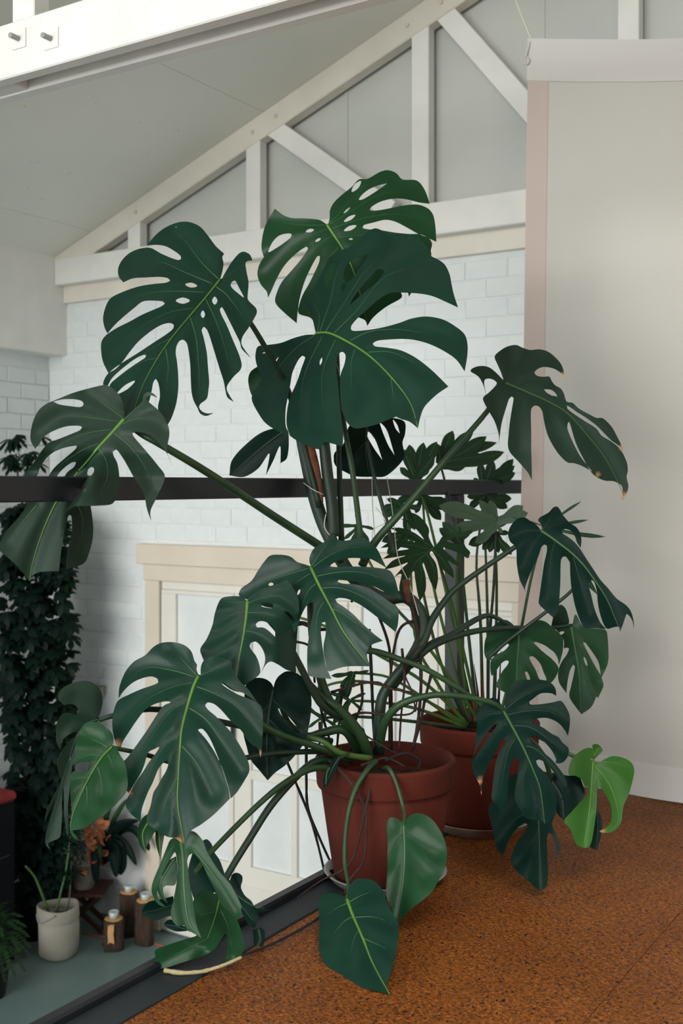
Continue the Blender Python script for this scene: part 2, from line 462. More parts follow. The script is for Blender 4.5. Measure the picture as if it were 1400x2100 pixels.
def door_leaf(pa, pb, cols, handle=None):
    """leaf between pixel columns pa..pb at the wall; cols = glass columns, pixel pairs"""
    a, b_ = wx(pa), wx(pb)
    lf = bpy.data.objects.new('door_leaf', None); C.objects.link(lf); lf.parent = door
    y0, y1 = DY - .016, DY + .04
    def bx(n, x0, x1, z0, z1, yo=0, m=DOORP, bv=.003): return box(n, (x0, y0 + yo, z0), (x1, y1, z1), m, lf, bv)
    bx('top_rail', a, b_, GT, .512); bx('bottom_rail', a, b_, ZL + .01, GB)
    prev = a
    for (c0, c1) in cols:
        g0, g1 = wx(c0), wx(c1)
        bx('stile', prev, g0, GB, GT)
        for (z0, z1) in ((GB, MB0), (MB1, GT)):
            box('glass_pane', (g0 - .004, DY + .024, z0 - .004), (g1 + .004, DY + .030, z1 + .004), GLASS, lf)
        bx('glazing_bar', g0, g1, MB0, MB1)
        prev = g1
    bx('stile', prev, b_, GB, GT)
    # raised panel in the bottom rail
    bx('bottom_panel', a + .06, b_ - .06, ZL + .14, GB - .10, -.008, DOORP, .006)
    if handle:
        p = on_y(handle[0], handle[1], DY)
        box('handle', (p.x - .008, DY - .05, p.z - .06), (p.x + .008, DY - .03, p.z + .06), STEEL, lf, .003)
        box('handle_plate', (p.x - .014, DY - .012, p.z - .09), (p.x + .014, DY - .001, p.z + .09), STEEL, lf, .002)
door_leaf(334, 482, [(364, 472)])
door_leaf(483.5, 716, [(518, 600), (612, 692)], (486, 1505))
door_leaf(717.5, 900, [(744, 796), (812, 868)])
door_leaf(901.5, 1088, [(932, 985), (1002, 1058)])

# ---- railing
RX = -1.85
rail = empty('railing', (RX, 2.0, 0), 'black square-section steel railing along the mezzanine edge', 'railing')
box('handrail', (RX - .0275, -1.6, 1.062), (RX + .0275, 4.5, 1.117), STEEL, rail, .003)
for y in (3.70, -.2):
    box('post', (RX - .0275, y - .0275, -.26), (RX + .0275, y + .0275, 1.062), STEEL, rail, .003)
    box('side_bracket', (RX + .0275, y - .02, -.22), (EX + .001, y + .02, -.08), STEEL, rail, .002)

# ---- curtain, hung from a wire
def curtain():
    t = empty('curtain', (-.9, 3.88, 0), 'white linen sheet curtain hanging from a wire at the right', 'curtain')
    y0 = 3.885
    nx, nz = 90, 60
    xl = lambda v: on_y(1044 + (1087 - 1044) * v ** 0.9, 993, y0).x         # left edge, v = 0 bottom .. 1 top
    top = lambda u: 2.742 - .62 * u * (1 - .75 * u)
    def pt(u, v, off=0):
        x = xl(v) + u * 2.6
        zb = .012
        z = zb + (top(u) - zb) * v
        f = (1 - v) ** 0.7
        y = y0 + f * (.035 * math.sin(11 * u + 1.0) + .02 * math.sin(23 * u)) + .006 * math.sin(31 * u + 2 * v) * (0.3 + f)
        y += -.05 * math.exp(-((u - .125 + .03 * (1 - v)) / .035) ** 2) * (1 - v) ** 1.5
        y += .012 * math.sin(5 * v + 9 * u)
        return Vector((x, y + off, z))
    def sheet(name, u0, u1, v0, v1, m, off, th=.0012):
        bm = bmesh.new(); g = []
        A = max(3, int(nx * (u1 - u0))); B = max(3, int(nz * (v1 - v0)))
        for j in range(B + 1):
            g.append([bm.verts.new(pt(u0 + (u1 - u0) * i / A, v0 + (v1 - v0) * j / B, off)) for i in range(A + 1)])
        for j in range(B):
            for i in range(A):
                f = bm.faces.new((g[j][i], g[j][i + 1], g[j + 1][i + 1], g[j + 1][i])); f.smooth = True
        o = from_bm(name, bm, m, t)
        s = o.modifiers.new('thickness', 'SOLIDIFY'); s.thickness = th; s.offset = 0
        e = o.modifiers.new('edges', 'EDGE_SPLIT'); e.split_angle = 0.8
        return o
    sheet('cloth', 0, 1, .03, .97, LINEN, 0)
    sheet('top_hem', -.002, 1, .944, 1.0, LINEN2, -.003, .003)
    sheet('bottom_hem', -.002, 1, 0.0, .045, LINEN2, -.003, .003)
    sheet('side_hem', -.001, .030, .045, .944, LINENP, -.002, .002)
    return t, pt
cur, cpt = curtain()
p0 = cpt(0, 1) + Vector((0, 0, -.01))
p1 = at(1046, -30, 4.3)
tag(tube('hanging_wire', [p0 + Vector((.01, 0, 0)), p1, p1 + (p1 - p0) * 1.9], .004, TWINE, None, n=3), 'thin pale cord rising from the top corner of the curtain', 'cord')
rg = bmesh.new()
rc = at(1077, 124, 4.14)
add_tube(rg, [rc + Vector((RGT * math.cos(a) * .014)) + UP * math.sin(a) * .014 for a in [k * math.pi / 8 for k in range(17)]], .003, sides=6, n=1)
add_tube(rg, [rc + UP * .012, rc + UP * .04 + RGT * .008, rc + UP * .07 + RGT * .016], .004, sides=6)
from_bm('tie_ring', rg, LINEN2, cur)
# ---------------------------------------------------------------- leaf blades
def parse(s, o, k):
    """'x,y x,y! ...' in a local frame with origin o and k units per pixel -> [(x, y, corner)]"""
    out = []
    for w in s.split():
        c = w.endswith('!'); w = w.rstrip('!')
        x, y = w.split(',')
        out.append((o[0] + float(x) / k, o[1] + float(y) / k, c))
    return out
def smooth_loop(pts, step=5.0, closed=True):
    n = len(pts); res = []
    V = [Vector((p[0], p[1])) for p in pts]
    for i in range(n if closed else n - 1):
        b, c = V[i], V[(i + 1) % n]
        a = b - (c - b) if pts[i][2] else V[i - 1]
        d = c + (c - b) if pts[(i + 1) % n][2] else V[(i + 2) % n]
        L = (c - b).length
        m = max(1, int(round(L / step)))
        # centripetal-like: limit tangents on uneven spacing
        t1 = (c - a) * .5; t2 = (d - b) * .5
        if t1.length > L: t1 *= L / t1.length
        if t2.length > L: t2 *= L / t2.length
        for k in range(m):
            t = k / m; t_2 = t * t; t_3 = t_2 * t
            res.append(b * (2 * t_3 - 3 * t_2 + 1) + t1 * (t_3 - 2 * t_2 + t) + c * (-2 * t_3 + 3 * t_2) + t2 * (t_3 - t_2))
    return res
def slot(x0, y0, x1, y1, w):
    """lens shaped hole"""
    a, b = Vector((x0, y0)), Vector((x1, y1)); ax = b - a; L = ax.length; ax.normalize(); nx = Vector((-ax.y, ax.x))
    pts = []
    for k in range(12):
        th = 2 * math.pi * k / 12
        pts.append((a + b) / 2 + ax * (L / 2 * math.cos(th)) + nx * (w / 2 * math.sin(th) * (1 - .25 * abs(math.cos(th)))))
    return ' '.join('%.1f,%.1f' % (p.x, p.y) for p in pts)
def inside(p, poly):
    r = False; n = len(poly); j = n - 1
    for i in range(n):
        a, b = poly[i], poly[j]
        if (a.y > p.y) != (b.y > p.y) and p.x < (b.x - a.x) * (p.y - a.y) / (b.y - a.y) + a.x: r = not r
        j = i
    return r
def seg_near(p, pl):
    """nearest on polyline -> (t fraction, signed side distance, distance)"""
    best = None; acc = 0; tot = sum((b - a).length for a, b in zip(pl, pl[1:]))
    for a, b in zip(pl, pl[1:]):
        ab = b - a; L = ab.length
        t = max(0, min(1, (p - a).dot(ab) / (L * L + 1e-9)))
        q = a + ab * t; d = (p - q).length
        if best is None or d < best[2]:
            s = ab.x * (p.y - a.y) - ab.y * (p.x - a.x)
            best = ((acc + t * L) / tot, math.copysign(d, s), d)
        acc += L
    return best

class Blade:
    """one blade patch: outline and veins drawn flat, bent into a curved leaf at its own distance"""
    def __init__(self, out, mid, o, k, d0, d1, holes=(), veins=(), roll=0.0, cup=2.0, fold=-.2, bow=0.0, quilt=.012, step=5.0, grid=9.0, dry=(), extra=None, vw=1.0):
        self.loop = smooth_loop(parse(out, o, k), step)
        self.holes = [smooth_loop(parse(h, o, k), step) for h in holes]
        self.mid = catmull([Vector((x, y, 0)) for x, y, _ in parse(mid, o, k)], 5)
        self.mid = [Vector((v.x, v.y)) for v in self.mid]
        a_, b_ = self.mid[0], self.mid[-1]; ax = b_ - a_; L = ax.length; ax = ax / L
        self.hs = [((q - a_).dot(ax) / L, ax.x * (q.y - a_.y) - ax.y * (q.x - a_.x)) for q in self.mid]
        self.veins = []
        for v in veins:
            c = catmull([Vector((x, y, 0)) for x, y, _ in parse(v, o, k)], 5)
            self.veins.append([Vector((q.x, q.y)) for q in c])
        self.d0, self.d1, self.roll, self.cup, self.fold, self.bow, self.quilt = d0, d1, roll, cup, fold, bow, quilt
        self.grid = grid; self.extra = extra; self.vw = vw
        self.dry = [(o[0] + x / k, o[1] + y / k, r / k) for x, y, r in dry]
    def depth(self, p):
        a_, b_ = self.mid[0], self.mid[-1]; ax = b_ - a_; L = ax.length; ax = ax / L
        t = (p - a_).dot(ax) / L
        off = ax.x * (p.y - a_.y) - ax.y * (p.x - a_.x)
        if t <= 0 or t >= 1: h = 0
        else:
            h = 0
            for (t0, h0), (t1, h1) in zip(self.hs, self.hs[1:]):
                if t0 <= t <= t1: h = h0 + (h1 - h0) * (t - t0) / max(t1 - t0, 1e-6); break
        s = off - h; d = abs(s)
        t = max(-.35, min(1.25, t))
        D = self.d0 + (self.d1 - self.d0) * t + self.bow * math.sin(math.pi * max(0, min(1, t)))
        m = s * D / F_PX; a = math.sqrt(m * m + 2.5e-5)
        D += self.roll * m + self.cup * a * a / (1 + 4 * a) + self.fold * a / (1 + 14 * a)
        if self.quilt:
            dv = min([d] + [seg_near(p, v)[2] for v in self.veins]) if self.veins else d
            D += self.quilt * (math.exp(-(dv / 20.0) ** 2) - .5)
        if self.extra: D += self.extra(p.x, p.y, t, m)
        return D
    def build(self, bm, dryl, vein_bm=None, rib_bm=None):
        verts = []; edges = []
        for lp in [self.loop] + self.holes:
            s = len(verts); n = len(lp); verts += lp
            edges += [(s + i, s + (i + 1) % n) for i in range(n)]
        xs = [v.x for v in self.loop]; ys = [v.y for v in self.loop]
        g = self.grid; row = 0; y = min(ys)
        while y < max(ys):
            x = min(xs) + (g / 2 if row % 2 else 0)
            while x < max(xs):
                p = Vector((x, y))
                if inside(p, self.loop) and not any(inside(p, h) for h in self.holes): verts.append(p)
                x += g
            y += g * .87; row += 1
        r = delaunay_2d_cdt(verts, edges, [], 0, 1e-4)
        V = []
        for v in r[0]:
            p = Vector((v[0], v[1]))
            bv = bm.verts.new(at(p.x, p.y, self.depth(p)))
            q = 0
            for (x, y, rr) in self.dry:
                q = max(q, min(1, max(0, 1.5 - 2.0 * math.hypot(p.x - x, p.y - y) / rr)))
            bv[dryl] = q; V.append(bv)
        bm.verts.ensure_lookup_table()
        for f in r[2]:
            c = sum((Vector((r[0][i][0], r[0][i][1])) for i in f), Vector((0, 0))) / len(f)
            if not inside(c, self.loop) or any(inside(c, h) for h in self.holes): continue
            try:
                fc = bm.faces.new([V[i] for i in f][::-1]); fc.smooth = True
            except ValueError: pass
        bmesh.ops.delete(bm, geom=[v for v in V if not v.link_faces], context='VERTS')
        lift = .0016
        if rib_bm is not None:
            pts = [at(p.x, p.y, self.depth(p) - lift * .6) for p in self.mid]
            L = sum((b - a).length for a, b in zip(pts, pts[1:]))
            add_tube(rib_bm, pts, .0048 * self.vw * min(1, L / .28 + .3), .0008, 6, smooth_pts=False, flat=.6)
        if vein_bm is not None:
            for v in self.veins:
                v2 = v[:max(3, int(len(v) * .88))]
                add_tube(vein_bm, [at(p.x, p.y, self.depth(p) - lift * .55) for p in v2], (.0020 if self.vw > .6 else .0014) * self.vw, .0003, 5, smooth_pts=False, flat=.6)
def make_leaf(parent, blades, m, ribm=None, veinm=None, label=None, name='leaf', thick=.0011):
    if isinstance(blades, Blade): blades = [blades]
    bm = bmesh.new(); dl = bm.verts.layers.float.new('dry')
    vb, rb = bmesh.new(), bmesh.new()
    for b in blades: b.build(bm, dl, vb, rb)
    bmesh.ops.recalc_face_normals(bm, faces=bm.faces)
    o = from_bm(name, bm, m, parent)
    s = o.modifiers.new('thickness', 'SOLIDIFY'); s.thickness = thick; s.offset = 0
    e = o.modifiers.new('edges', 'EDGE_SPLIT'); e.split_angle = 1.0
    if label: o['label'] = label
    if len(rb.verts): from_bm('midrib', rb, ribm or RIB, o)
    else: rb.free()
    if len(vb.verts): from_bm('side_veins', vb, veinm or VEIN, o)['kind'] = 'stuff'
    else: vb.free()
    return o
def finger_leaf(parent, c, tips, d, m, o, k, w=26, dd=0.0, label=None, droop=.10, name='leaf'):
    """deeply cut leaf: narrow lobes running from points near the stalk end c"""
    blades = []
    cx, cy = c
    for i, (tx, ty) in enumerate(tips):
        L = math.hypot(tx - cx, ty - cy); ux, uy = (tx - cx) / L, (ty - cy) / L; nx, ny = -uy, ux
        ww = min(w * 1.25, L * .2) * k / 4.667 * random.uniform(.85, 1.15)
        bend = random.uniform(-.05, .05) * L
        def q(t, s):
            b = bend * math.sin(math.pi * t)
            return '%.1f,%.1f' % (cx + ux * L * t + nx * (s + b), cy + uy * L * t + ny * (s + b))
        out = ' '.join([q(-.03, 0), q(.1, ww * .75), q(.35, ww * .62), q(.55, ww * .8), q(.75, ww * .85), q(.9, ww * .5), q(1, 0) + '!', q(.9, -ww * .5), q(.75, -ww * .85), q(.55, -ww * .8), q(.35, -ww * .62), q(.1, -ww * .75)])
        mid = ' '.join([q(0, 0), q(.5, 0), q(1, 0)])
        blades.append(Blade(out, mid, o, k, d - .002 * i, d - .002 * i + dd + droop * random.uniform(-.3, .7) * L / k * d / F_PX, cup=3, fold=-.25, quilt=.0, step=6, grid=11, vw=.55))
    return make_leaf(parent, blades, m, VEIN, VEIN, label, name, .0009)
def pxtube(name, pts, r0, m, parent, r1=None, sides=7, n=5, wob=0.0):
    return tube(name, [at(*p) for p in pts], r0, m, parent, r1, sides, n, wob)

# ---------------------------------------------------------------- the potted monstera
def flowerpot(parent, loc, R, H, m, nm='pot'):
    """classic flower pot: tapering body, thick collar"""
    rb = R * .735
    body = [(0.0, 0.0), (rb - .012, 0.0), (rb, .006), (rb + (R * .93 - rb) * .5, H * .39), (R * .925, H * .775), (R * .90, H * .80), (R * .88, H * .80), (rb - .02, .02), (0, .02)]
    b = lathe(nm, body, loc, m, parent, 56)
    col = [(R * .915, H * .765), (R * .965, H * .77), (R * .978, H * .79), (R * .995, H * .955), (R, H * .968), (R, H * .988), (R * .985, H), (R * .94, H), (R * .925, H * .985), (R * .89, H * .80), (R * .915, H * .765)]
    lathe('rim_collar', col, loc, m, b, 56).location = (0, 0, 0)
    return b
def soil_disc(parent, loc, r, z):
    bm = bmesh.new(); seg = 28; rings = []
    for j in range(7):
        rr = r * j / 6
        rings.append([bm.verts.new(Vector(loc) + Vector((rr * math.cos(2 * math.pi * i / seg), rr * math.sin(2 * math.pi * i / seg), z + random.uniform(-.006, .008) - .012 * (j / 6)))) for i in range(seg)] if j else [bm.verts.new(Vector(loc) + Vector((0, 0, z + .006)))])
    for i in range(seg): bm.faces.new((rings[0][0], rings[1][i], rings[1][(i + 1) % seg]))
    for a, b in zip(rings[1:], rings[2:]):
        for i in range(seg): bm.faces.new((a[i], b[i], b[(i + 1) % seg], a[(i + 1) % seg]))
    return from_bm('soil', bm, SOIL, parent, True)

PA = at(777, 1800, 3.146); PA = Vector((PA.x + .02, PA.y, 0.012))
saucA = lathe('plant_saucer', [(0, .0), (.150, 0), (.168, .022), (.172, .024), (.164, .024), (.148, .006), (0, .006)], (PA.x, PA.y, .006), SAUCER2, None, 48)
tag(saucA, 'thin grey saucer under the front terracotta pot', 'saucer')
mon = empty('potted_monstera', PA, 'large monstera with split leaves in the front terracotta pot', 'potted plant')
flowerpot(mon, PA, .1955, .330, TERRA)
soil_disc(mon, PA, .165, .265)
PB = at(982, 1690, 3.64); PB = Vector((PB.x, PB.y, 0.016))
phi = empty('potted_philodendron', PB, 'cut-leaf philodendron in the rear terracotta pot on a pale saucer', 'potted plant')
flowerpot(phi, PB, .1945, .322, TERRA2)
soil_disc(phi, PB, .165, .262)
tag(lathe('plant_saucer', [(0, .0), (.150, 0), (.172, .030), (.176, .032), (.168, .032), (.150, .015), (0, .015)], (PB.x, PB.y, .0005), SAUCER, None, 48), 'stained pale glazed saucer under the rear terracotta pot', 'saucer')
def B(*a, **k): return Blade(*a, **k)
# upper left leaf
make_leaf(mon, B("1045,530! 1062,470 1072,400 1062,350 1078,322! 1010,260 950,180 880,100 790,62 700,65 600,105 520,165 445,252! 520,247 600,260 680,305 722,340 725,365 705,375 640,355 560,320 490,280 450,272 370,285 290,325 230,390 207,455 215,510 250,555! 330,522 430,515 550,510 615,520 637,540 600,560 500,570 380,590 260,630 150,685 105,760 85,850 95,920 120,975! 180,905 260,830 340,765 410,712 500,705 575,712 592,730 560,755 490,785 400,825 300,880 200,930 110,990 72,1045 70,1130 85,1210 128,1300! 190,1265 250,1200 300,1130 370,1045 470,960 560,905 630,888 665,905 655,940 600,985 500,1050 380,1130 260,1205 170,1265 110,1325 85,1395 125,1400! 160,1340 240,1265 330,1195 400,1155 440,1152 430,1175 370,1215 290,1270 200,1340 140,1400 145,1480 170,1600 230,1690 300,1740! 400,1640 455,1550 482,1450 495,1380 515,1348 535,1375 548,1430 550,1500 535,1590 570,1680 615,1725! 650,1660 685,1550 702,1420 700,1300 690,1200 680,1130 690,1070 715,1032 740,1025 770,1050 785,1110 800,1230 805,1360 812,1460 830,1530 862,1590 880,1630 930,1652 990,1628! 940,1632 900,1618 872,1585 885,1550 935,1510 950,1430 955,1370 945,1250 935,1130 910,1010 893,945 908,920 935,940 960,1000 1000,1130 1040,1260 1075,1370 1088,1440 1105,1500 1155,1535! 1125,1490 1098,1420 1150,1335 1210,1275 1222,1230 1200,1150 1150,1030 1100,910 1055,820 1042,775 1058,757 1080,790 1120,870 1170,970 1208,1050 1222,1100 1295,1175! 1250,1115 1219,1060 1230,1000 1290,910 1345,810 1340,770 1290,720 1270,690 1278,560 1262,470 1255,390 1310,375! 1290,330 1240,305 1200,320 1140,390 1090,470 1060,525",
  "1045,535 920,690 800,830 650,1010 520,1200 400,1430 300,1730", (190, 440), 4, 2.93, 2.66,
  holes=["1130,570 1165,540 1200,600 1240,680 1190,645 1145,605", slot(758, 572, 858, 586, 44), slot(680, 706, 797, 706, 54), slot(1000, 672, 1002, 740, 46), slot(903, 786, 904, 850, 37), slot(198, 1472, 348, 1362, 40), slot(676, 102, 690, 104, 9)],
  veins=["1035,530 900,400 760,220 640,130", "985,568 760,475 560,390 330,390", "925,640 640,630 400,660 180,780", "825,770 640,800 430,900 170,1100", "655,1010 500,1090 300,1230", "520,1180 380,1220 200,1370", "600,1100 620,1260 600,1440", "800,840 850,1020 870,1280 880,1500", "925,690 1010,870 1080,1080 1130,1300", "1010,590 1100,660 1190,780 1260,900", "1055,530 1180,450 1270,370"], roll=.25, bow=-.02), LEAF)
# top leaf at the back
make_leaf(mon, B("555,418! 510,390 440,380 380,377 310,375 250,355 187,308! 150,370 115,440 95,530 92,600 108,655! 75,710 62,780 85,850 130,905 138,945! 160,900 200,810 245,730 300,665 370,605 415,580 425,592 405,630 360,690 300,760 240,830 205,900 190,980 250,1050 343,1130! 350,1050 365,950 400,830 440,740 490,650 508,645 505,690 470,770 430,850 390,920 365,990 358,1060 440,1090 500,1150 600,1130 700,1050 790,1088 835,1110 850,1150! 890,1090 980,1015 1097,945 1090,900 1100,870 1140,905 1148,940! 1170,905 1250,800 1310,640 1305,610 1315,560 1290,520 1235,492 1150,490 1050,480 940,462 850,455 815,445 825,425 900,405 980,387 1050,400 1130,440 1210,485 1270,510 1345,545! 1340,450 1325,360 1290,310 1220,280 1150,280 1060,295 960,315 900,322 868,318 885,290 950,255 1040,235 1130,240 1220,262 1297,272! 1270,190 1230,125 1190,102 1100,98 1060,55 1000,32 940,45 850,95 790,98 740,150 660,215 610,265 582,320 580,375 570,418!",
  "560,420 620,510 680,605 760,780 850,1130", (510, 340), 3.5, 3.36, 3.22,
  holes=["140,620 165,555 210,505 260,487 305,488 300,515 250,555 190,595", slot(738, 188, 805, 108, 38), "788,245 810,210 860,170 930,140 995,125! 940,165 880,205 820,240", slot(680, 342, 727, 298, 18), slot(682, 402, 765, 352, 30), slot(682, 466, 773, 428, 34), slot(408, 472, 468, 458, 27), slot(476, 545, 516, 520, 20), slot(716, 527, 748, 525, 13)],
  veins=["575,415 660,330 760,190", "585,420 760,310 960,200 1240,180", "600,450 850,370 1100,350 1300,430", "640,515 830,495 1000,500", "555,425 380,425 180,400", "570,450 450,500 300,570 110,760", "600,500 480,590 330,790 260,1000", "650,580 560,690 450,900"], bow=.03), LEAFG)
# big central leaf
make_leaf(mon, B("430,650! 425,630 410,570 385,520 360,475 365,440 410,400 450,320 480,260 510,200 560,165 640,130 720,60 780,25 830,40 870,65 930,55 1000,65 1060,95 1100,140 1120,190 1150,205 1200,240 1230,300 1240,350 1255,420 1280,497! 1200,460 1130,430 1060,415 960,408 880,410 820,440 770,480 720,525 670,570 640,610 645,635 680,638 760,630 840,615 930,590 1000,565 1090,552 1190,570 1270,615 1320,660 1337,720 1335,790 1320,880! 1270,810 1200,760 1120,720 1040,695 960,685 870,688 800,695 770,712 785,730 850,738 940,755 1030,800 1120,870 1222,970! 1150,1020 1080,1090 1055,1150 1040,1220! 990,1180 940,1165 910,1150! 860,1170 800,1195 720,1215 660,1220 620,1190 600,1150 585,1110 575,1000 578,900 600,840 608,785 590,762 565,775 550,820 552,880 562,950 566,1030 572,1110 582,1190 592,1260 590,1330! 540,1315 480,1305 450,1345 370,1320 310,1290 275,1265! 256,1200 258,1120 275,1040 318,940 345,860 367,795 350,785 325,810 290,885 278,950 265,1020 250,1100 248,1190 262,1262! 200,1235 130,1190 80,1120 50,1060 48,1025 75,980 115,920 90,880 70,810 72,760 85,730 140,722 220,710 300,680 370,662 420,660!",
  "430,650 500,648 580,680 700,750 800,830 920,960 1000,1080 1040,1215", (500, 460), 2.9167, 3.10, 2.80,
  holes=[slot(588, 398, 600, 348, 27), "490,392 482,330 495,270 520,235 545,228 540,280 520,340 495,385", "595,330 610,250 660,205 745,183! 700,250 655,315 620,345", "628,492! 660,430 710,365 760,310 800,270 838,283 800,340 730,400 670,450", slot(172, 847, 208, 793, 8), slot(455, 842, 466, 797, 15), slot(110, 770, 130, 768, 7)],
  veins=["440,645 450,540 390,440", "455,640 520,450 560,280 700,110", "490,640 600,470 720,290 900,130", "540,650 680,510 850,310 1100,240", "635,695 760,640 950,630 1200,680", "740,765 900,770 1100,880", "430,660 300,750 180,900 120,1050", "470,670 390,830 350,960 340,1150", "550,690 490,820 465,950 480,1200", "665,745 640,850 650,1050", "880,920 900,1080"],
  bow=-.03, cup=1.6, roll=-.1), LEAF)
# left leaf lying over the handrail: blade in front, its tip dropping behind the rail
cl = lambda v: max(0.0, min(1.0, v))
rail_front = lambda x, y, t, m: -(.135 - .085 * cl((x - 195) / 70)) * cl((x - (176 - (y - 976) * .68)) / 14) * cl((y - 930) / 45)
rail_back = lambda x, y, t, m: .06 * cl((y - 925) / 40) * cl((186 - (y - 976) * .68 - x) / 20)
make_leaf(mon, [B("990,345! 990,260 965,180 920,120 870,85 830,75 700,105 580,140 480,180 420,205 380,220 310,275 265,360 245,450 245,520 280,585! 310,545 360,480 440,435 530,405 620,400 655,412 640,435 560,470 460,510 390,535 340,590 280,680 200,790 165,900 250,900 290,800 340,700 400,630 500,580 610,560 600,590 530,650 440,730 390,800 370,900 410,905 460,795 520,730 570,695 605,690 590,730 530,780 480,900 560,915 640,905 690,880 620,960 520,1085! 600,1045 740,1040 880,1030 915,1000 945,900 950,800 935,700 905,640 900,605 925,590 950,615 1000,690 1060,800 1110,880 1150,950 1170,1060 1205,1160! 1200,1080 1250,970 1315,810 1260,720 1170,610 1100,530 1060,480 1055,460 1080,450 1150,460 1220,495 1300,580 1340,640 1370,722! 1335,620 1335,560 1350,470 1340,400 1300,320 1250,265 1190,215 1165,185 1200,158 1255,178! 1215,140 1170,135 1140,165 1135,205 1080,260 1030,310 997,345!",
    "990,348 900,450 780,580 690,690 610,780 540,900", (0, 770), 3.8889, 2.60, 2.57,
    holes=["425,208! 500,190 600,190 655,205 665,235 640,252 560,245 470,230", "695,790 700,750 730,728 750,740 748,770 725,800"],
    veins=["985,340 860,250 750,170 690,140", "960,370 750,340 500,330 300,460", "900,430 700,460 500,540 250,750", "790,540 650,600 500,700 430,790", "905,455 1030,560 1150,720 1220,900", "790,580 850,690 850,830 760,1000", "980,385 1080,350 1200,350 1300,420", "990,350 1100,250 1180,170"], extra=lambda x, y, t, m: rail_front(x, y, t, m) + rail_back(x, y, t, m), cup=.7, grid=8),
  B("165,900! 185,1000 215,1030 150,1130 60,1230 15,1300 -2,1390 60,1450 150,1530 238,1645! 255,1600 310,1570 400,1562 470,1560! 485,1420 510,1260 530,1170 550,1112 570,1120 575,1250 560,1330 540,1400 528,1545! 650,1510 690,1470 735,1320 742,1200 722,1045 700,960 690,880 560,915 480,900 410,905 370,900 250,900",
    "540,880 440,1030 340,1250 260,1500 238,1640", (0, 770), 3.8889, 2.635, 2.60, veins=["300,1030 180,1170 60,1330", "600,1000 660,1150 640,1400"], cup=.9, fold=-.3,
    extra=lambda x, y, t, m: .03 * max(0, min(1, (1010 - y) / 60)) + (.06 * max(0, (x - 130) / 60) if x > 130 else 0))], LEAFO)
# upper right leaf in front of the curtain
make_leaf(mon, B("320,350! 300,290 270,220 248,160 290,115 350,80 420,68 470,90 530,108 610,103 680,125 740,175 780,225 802,290 797,308! 770,285 720,255 640,242 590,260 565,290 590,315 640,322 685,320 700,350 730,390 775,415 800,455 822,520 870,530 920,575 1000,620 1060,650 1110,652 1180,720 1230,810 1260,870 1272,905! 1230,865 1180,830 1130,780 1060,710 980,650 900,600 845,560 824,550 828,575 870,610 960,670 1060,735 1100,790 1180,840 1250,900 1300,1000 1310,1070 1300,1120 1315,1200 1290,1270 1262,1305! 1270,1240 1260,1190 1200,1155 1130,1150 1060,1120 1010,1070 960,980 900,860 860,730 843,680 832,690 828,735 880,860 940,970 1030,1080! 950,1035 880,1010 830,1005 770,950 720,880 670,780 640,660 630,600 605,560 570,550 542,575 537,640 540,760 540,900 543,1000 545,1145! 510,1080 440,1000 360,900 362,760 375,650 395,530 400,490 385,478 365,495 330,600 305,690 290,790 280,865! 282,790 250,680 200,590 155,495 200,450 250,400 267,370 240,345 200,335 170,345 165,380 180,465! 160,390 120,320 55,275 90,245 150,235 210,250 260,290 300,330 335,365!",
  "335,368 480,430 690,525 840,620 1000,800 1150,1000 1280,1270", (950, 690), 3.8889, 3.16, 3.12,
  holes=["640,420! 700,425 740,460 750,485! 700,470 660,445"],
  veins=["350,365 380,250 370,120", "370,365 470,250 600,175 750,220", "440,390 600,350 720,380", "620,470 740,480 820,530", "480,430 450,600 450,900", "690,530 720,700 800,870", "345,375 270,460 270,640", "350,370 200,300 100,270"],
  roll=-.35, cup=1.2, dry=[(795, 300, 25), (1260, 885, 32), (1275, 1275, 55), (1070, 1112, 22)]), LEAFO, RIBD, VEIND)
# middle right leaf
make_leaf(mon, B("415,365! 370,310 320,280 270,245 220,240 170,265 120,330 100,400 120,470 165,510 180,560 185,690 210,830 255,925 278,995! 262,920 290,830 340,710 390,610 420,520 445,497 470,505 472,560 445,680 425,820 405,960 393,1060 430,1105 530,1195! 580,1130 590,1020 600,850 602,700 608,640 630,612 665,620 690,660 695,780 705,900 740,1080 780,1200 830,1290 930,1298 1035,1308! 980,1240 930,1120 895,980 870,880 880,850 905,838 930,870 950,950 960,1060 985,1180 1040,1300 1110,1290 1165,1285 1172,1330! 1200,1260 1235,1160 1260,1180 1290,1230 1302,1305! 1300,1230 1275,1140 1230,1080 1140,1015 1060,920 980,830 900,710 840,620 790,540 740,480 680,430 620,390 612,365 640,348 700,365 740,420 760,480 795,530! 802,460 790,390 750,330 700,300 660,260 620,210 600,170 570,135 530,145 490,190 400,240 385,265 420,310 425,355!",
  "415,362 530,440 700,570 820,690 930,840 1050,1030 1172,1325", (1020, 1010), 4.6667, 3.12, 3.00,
  veins=["430,360 480,280 540,170", "450,380 560,310 680,300", "435,385 340,500 250,700", "550,465 510,640 490,1000", "720,600 790,850 880,1150", "420,365 250,370 150,420"], roll=-.3), LEAFD, RIBD, VEIND)
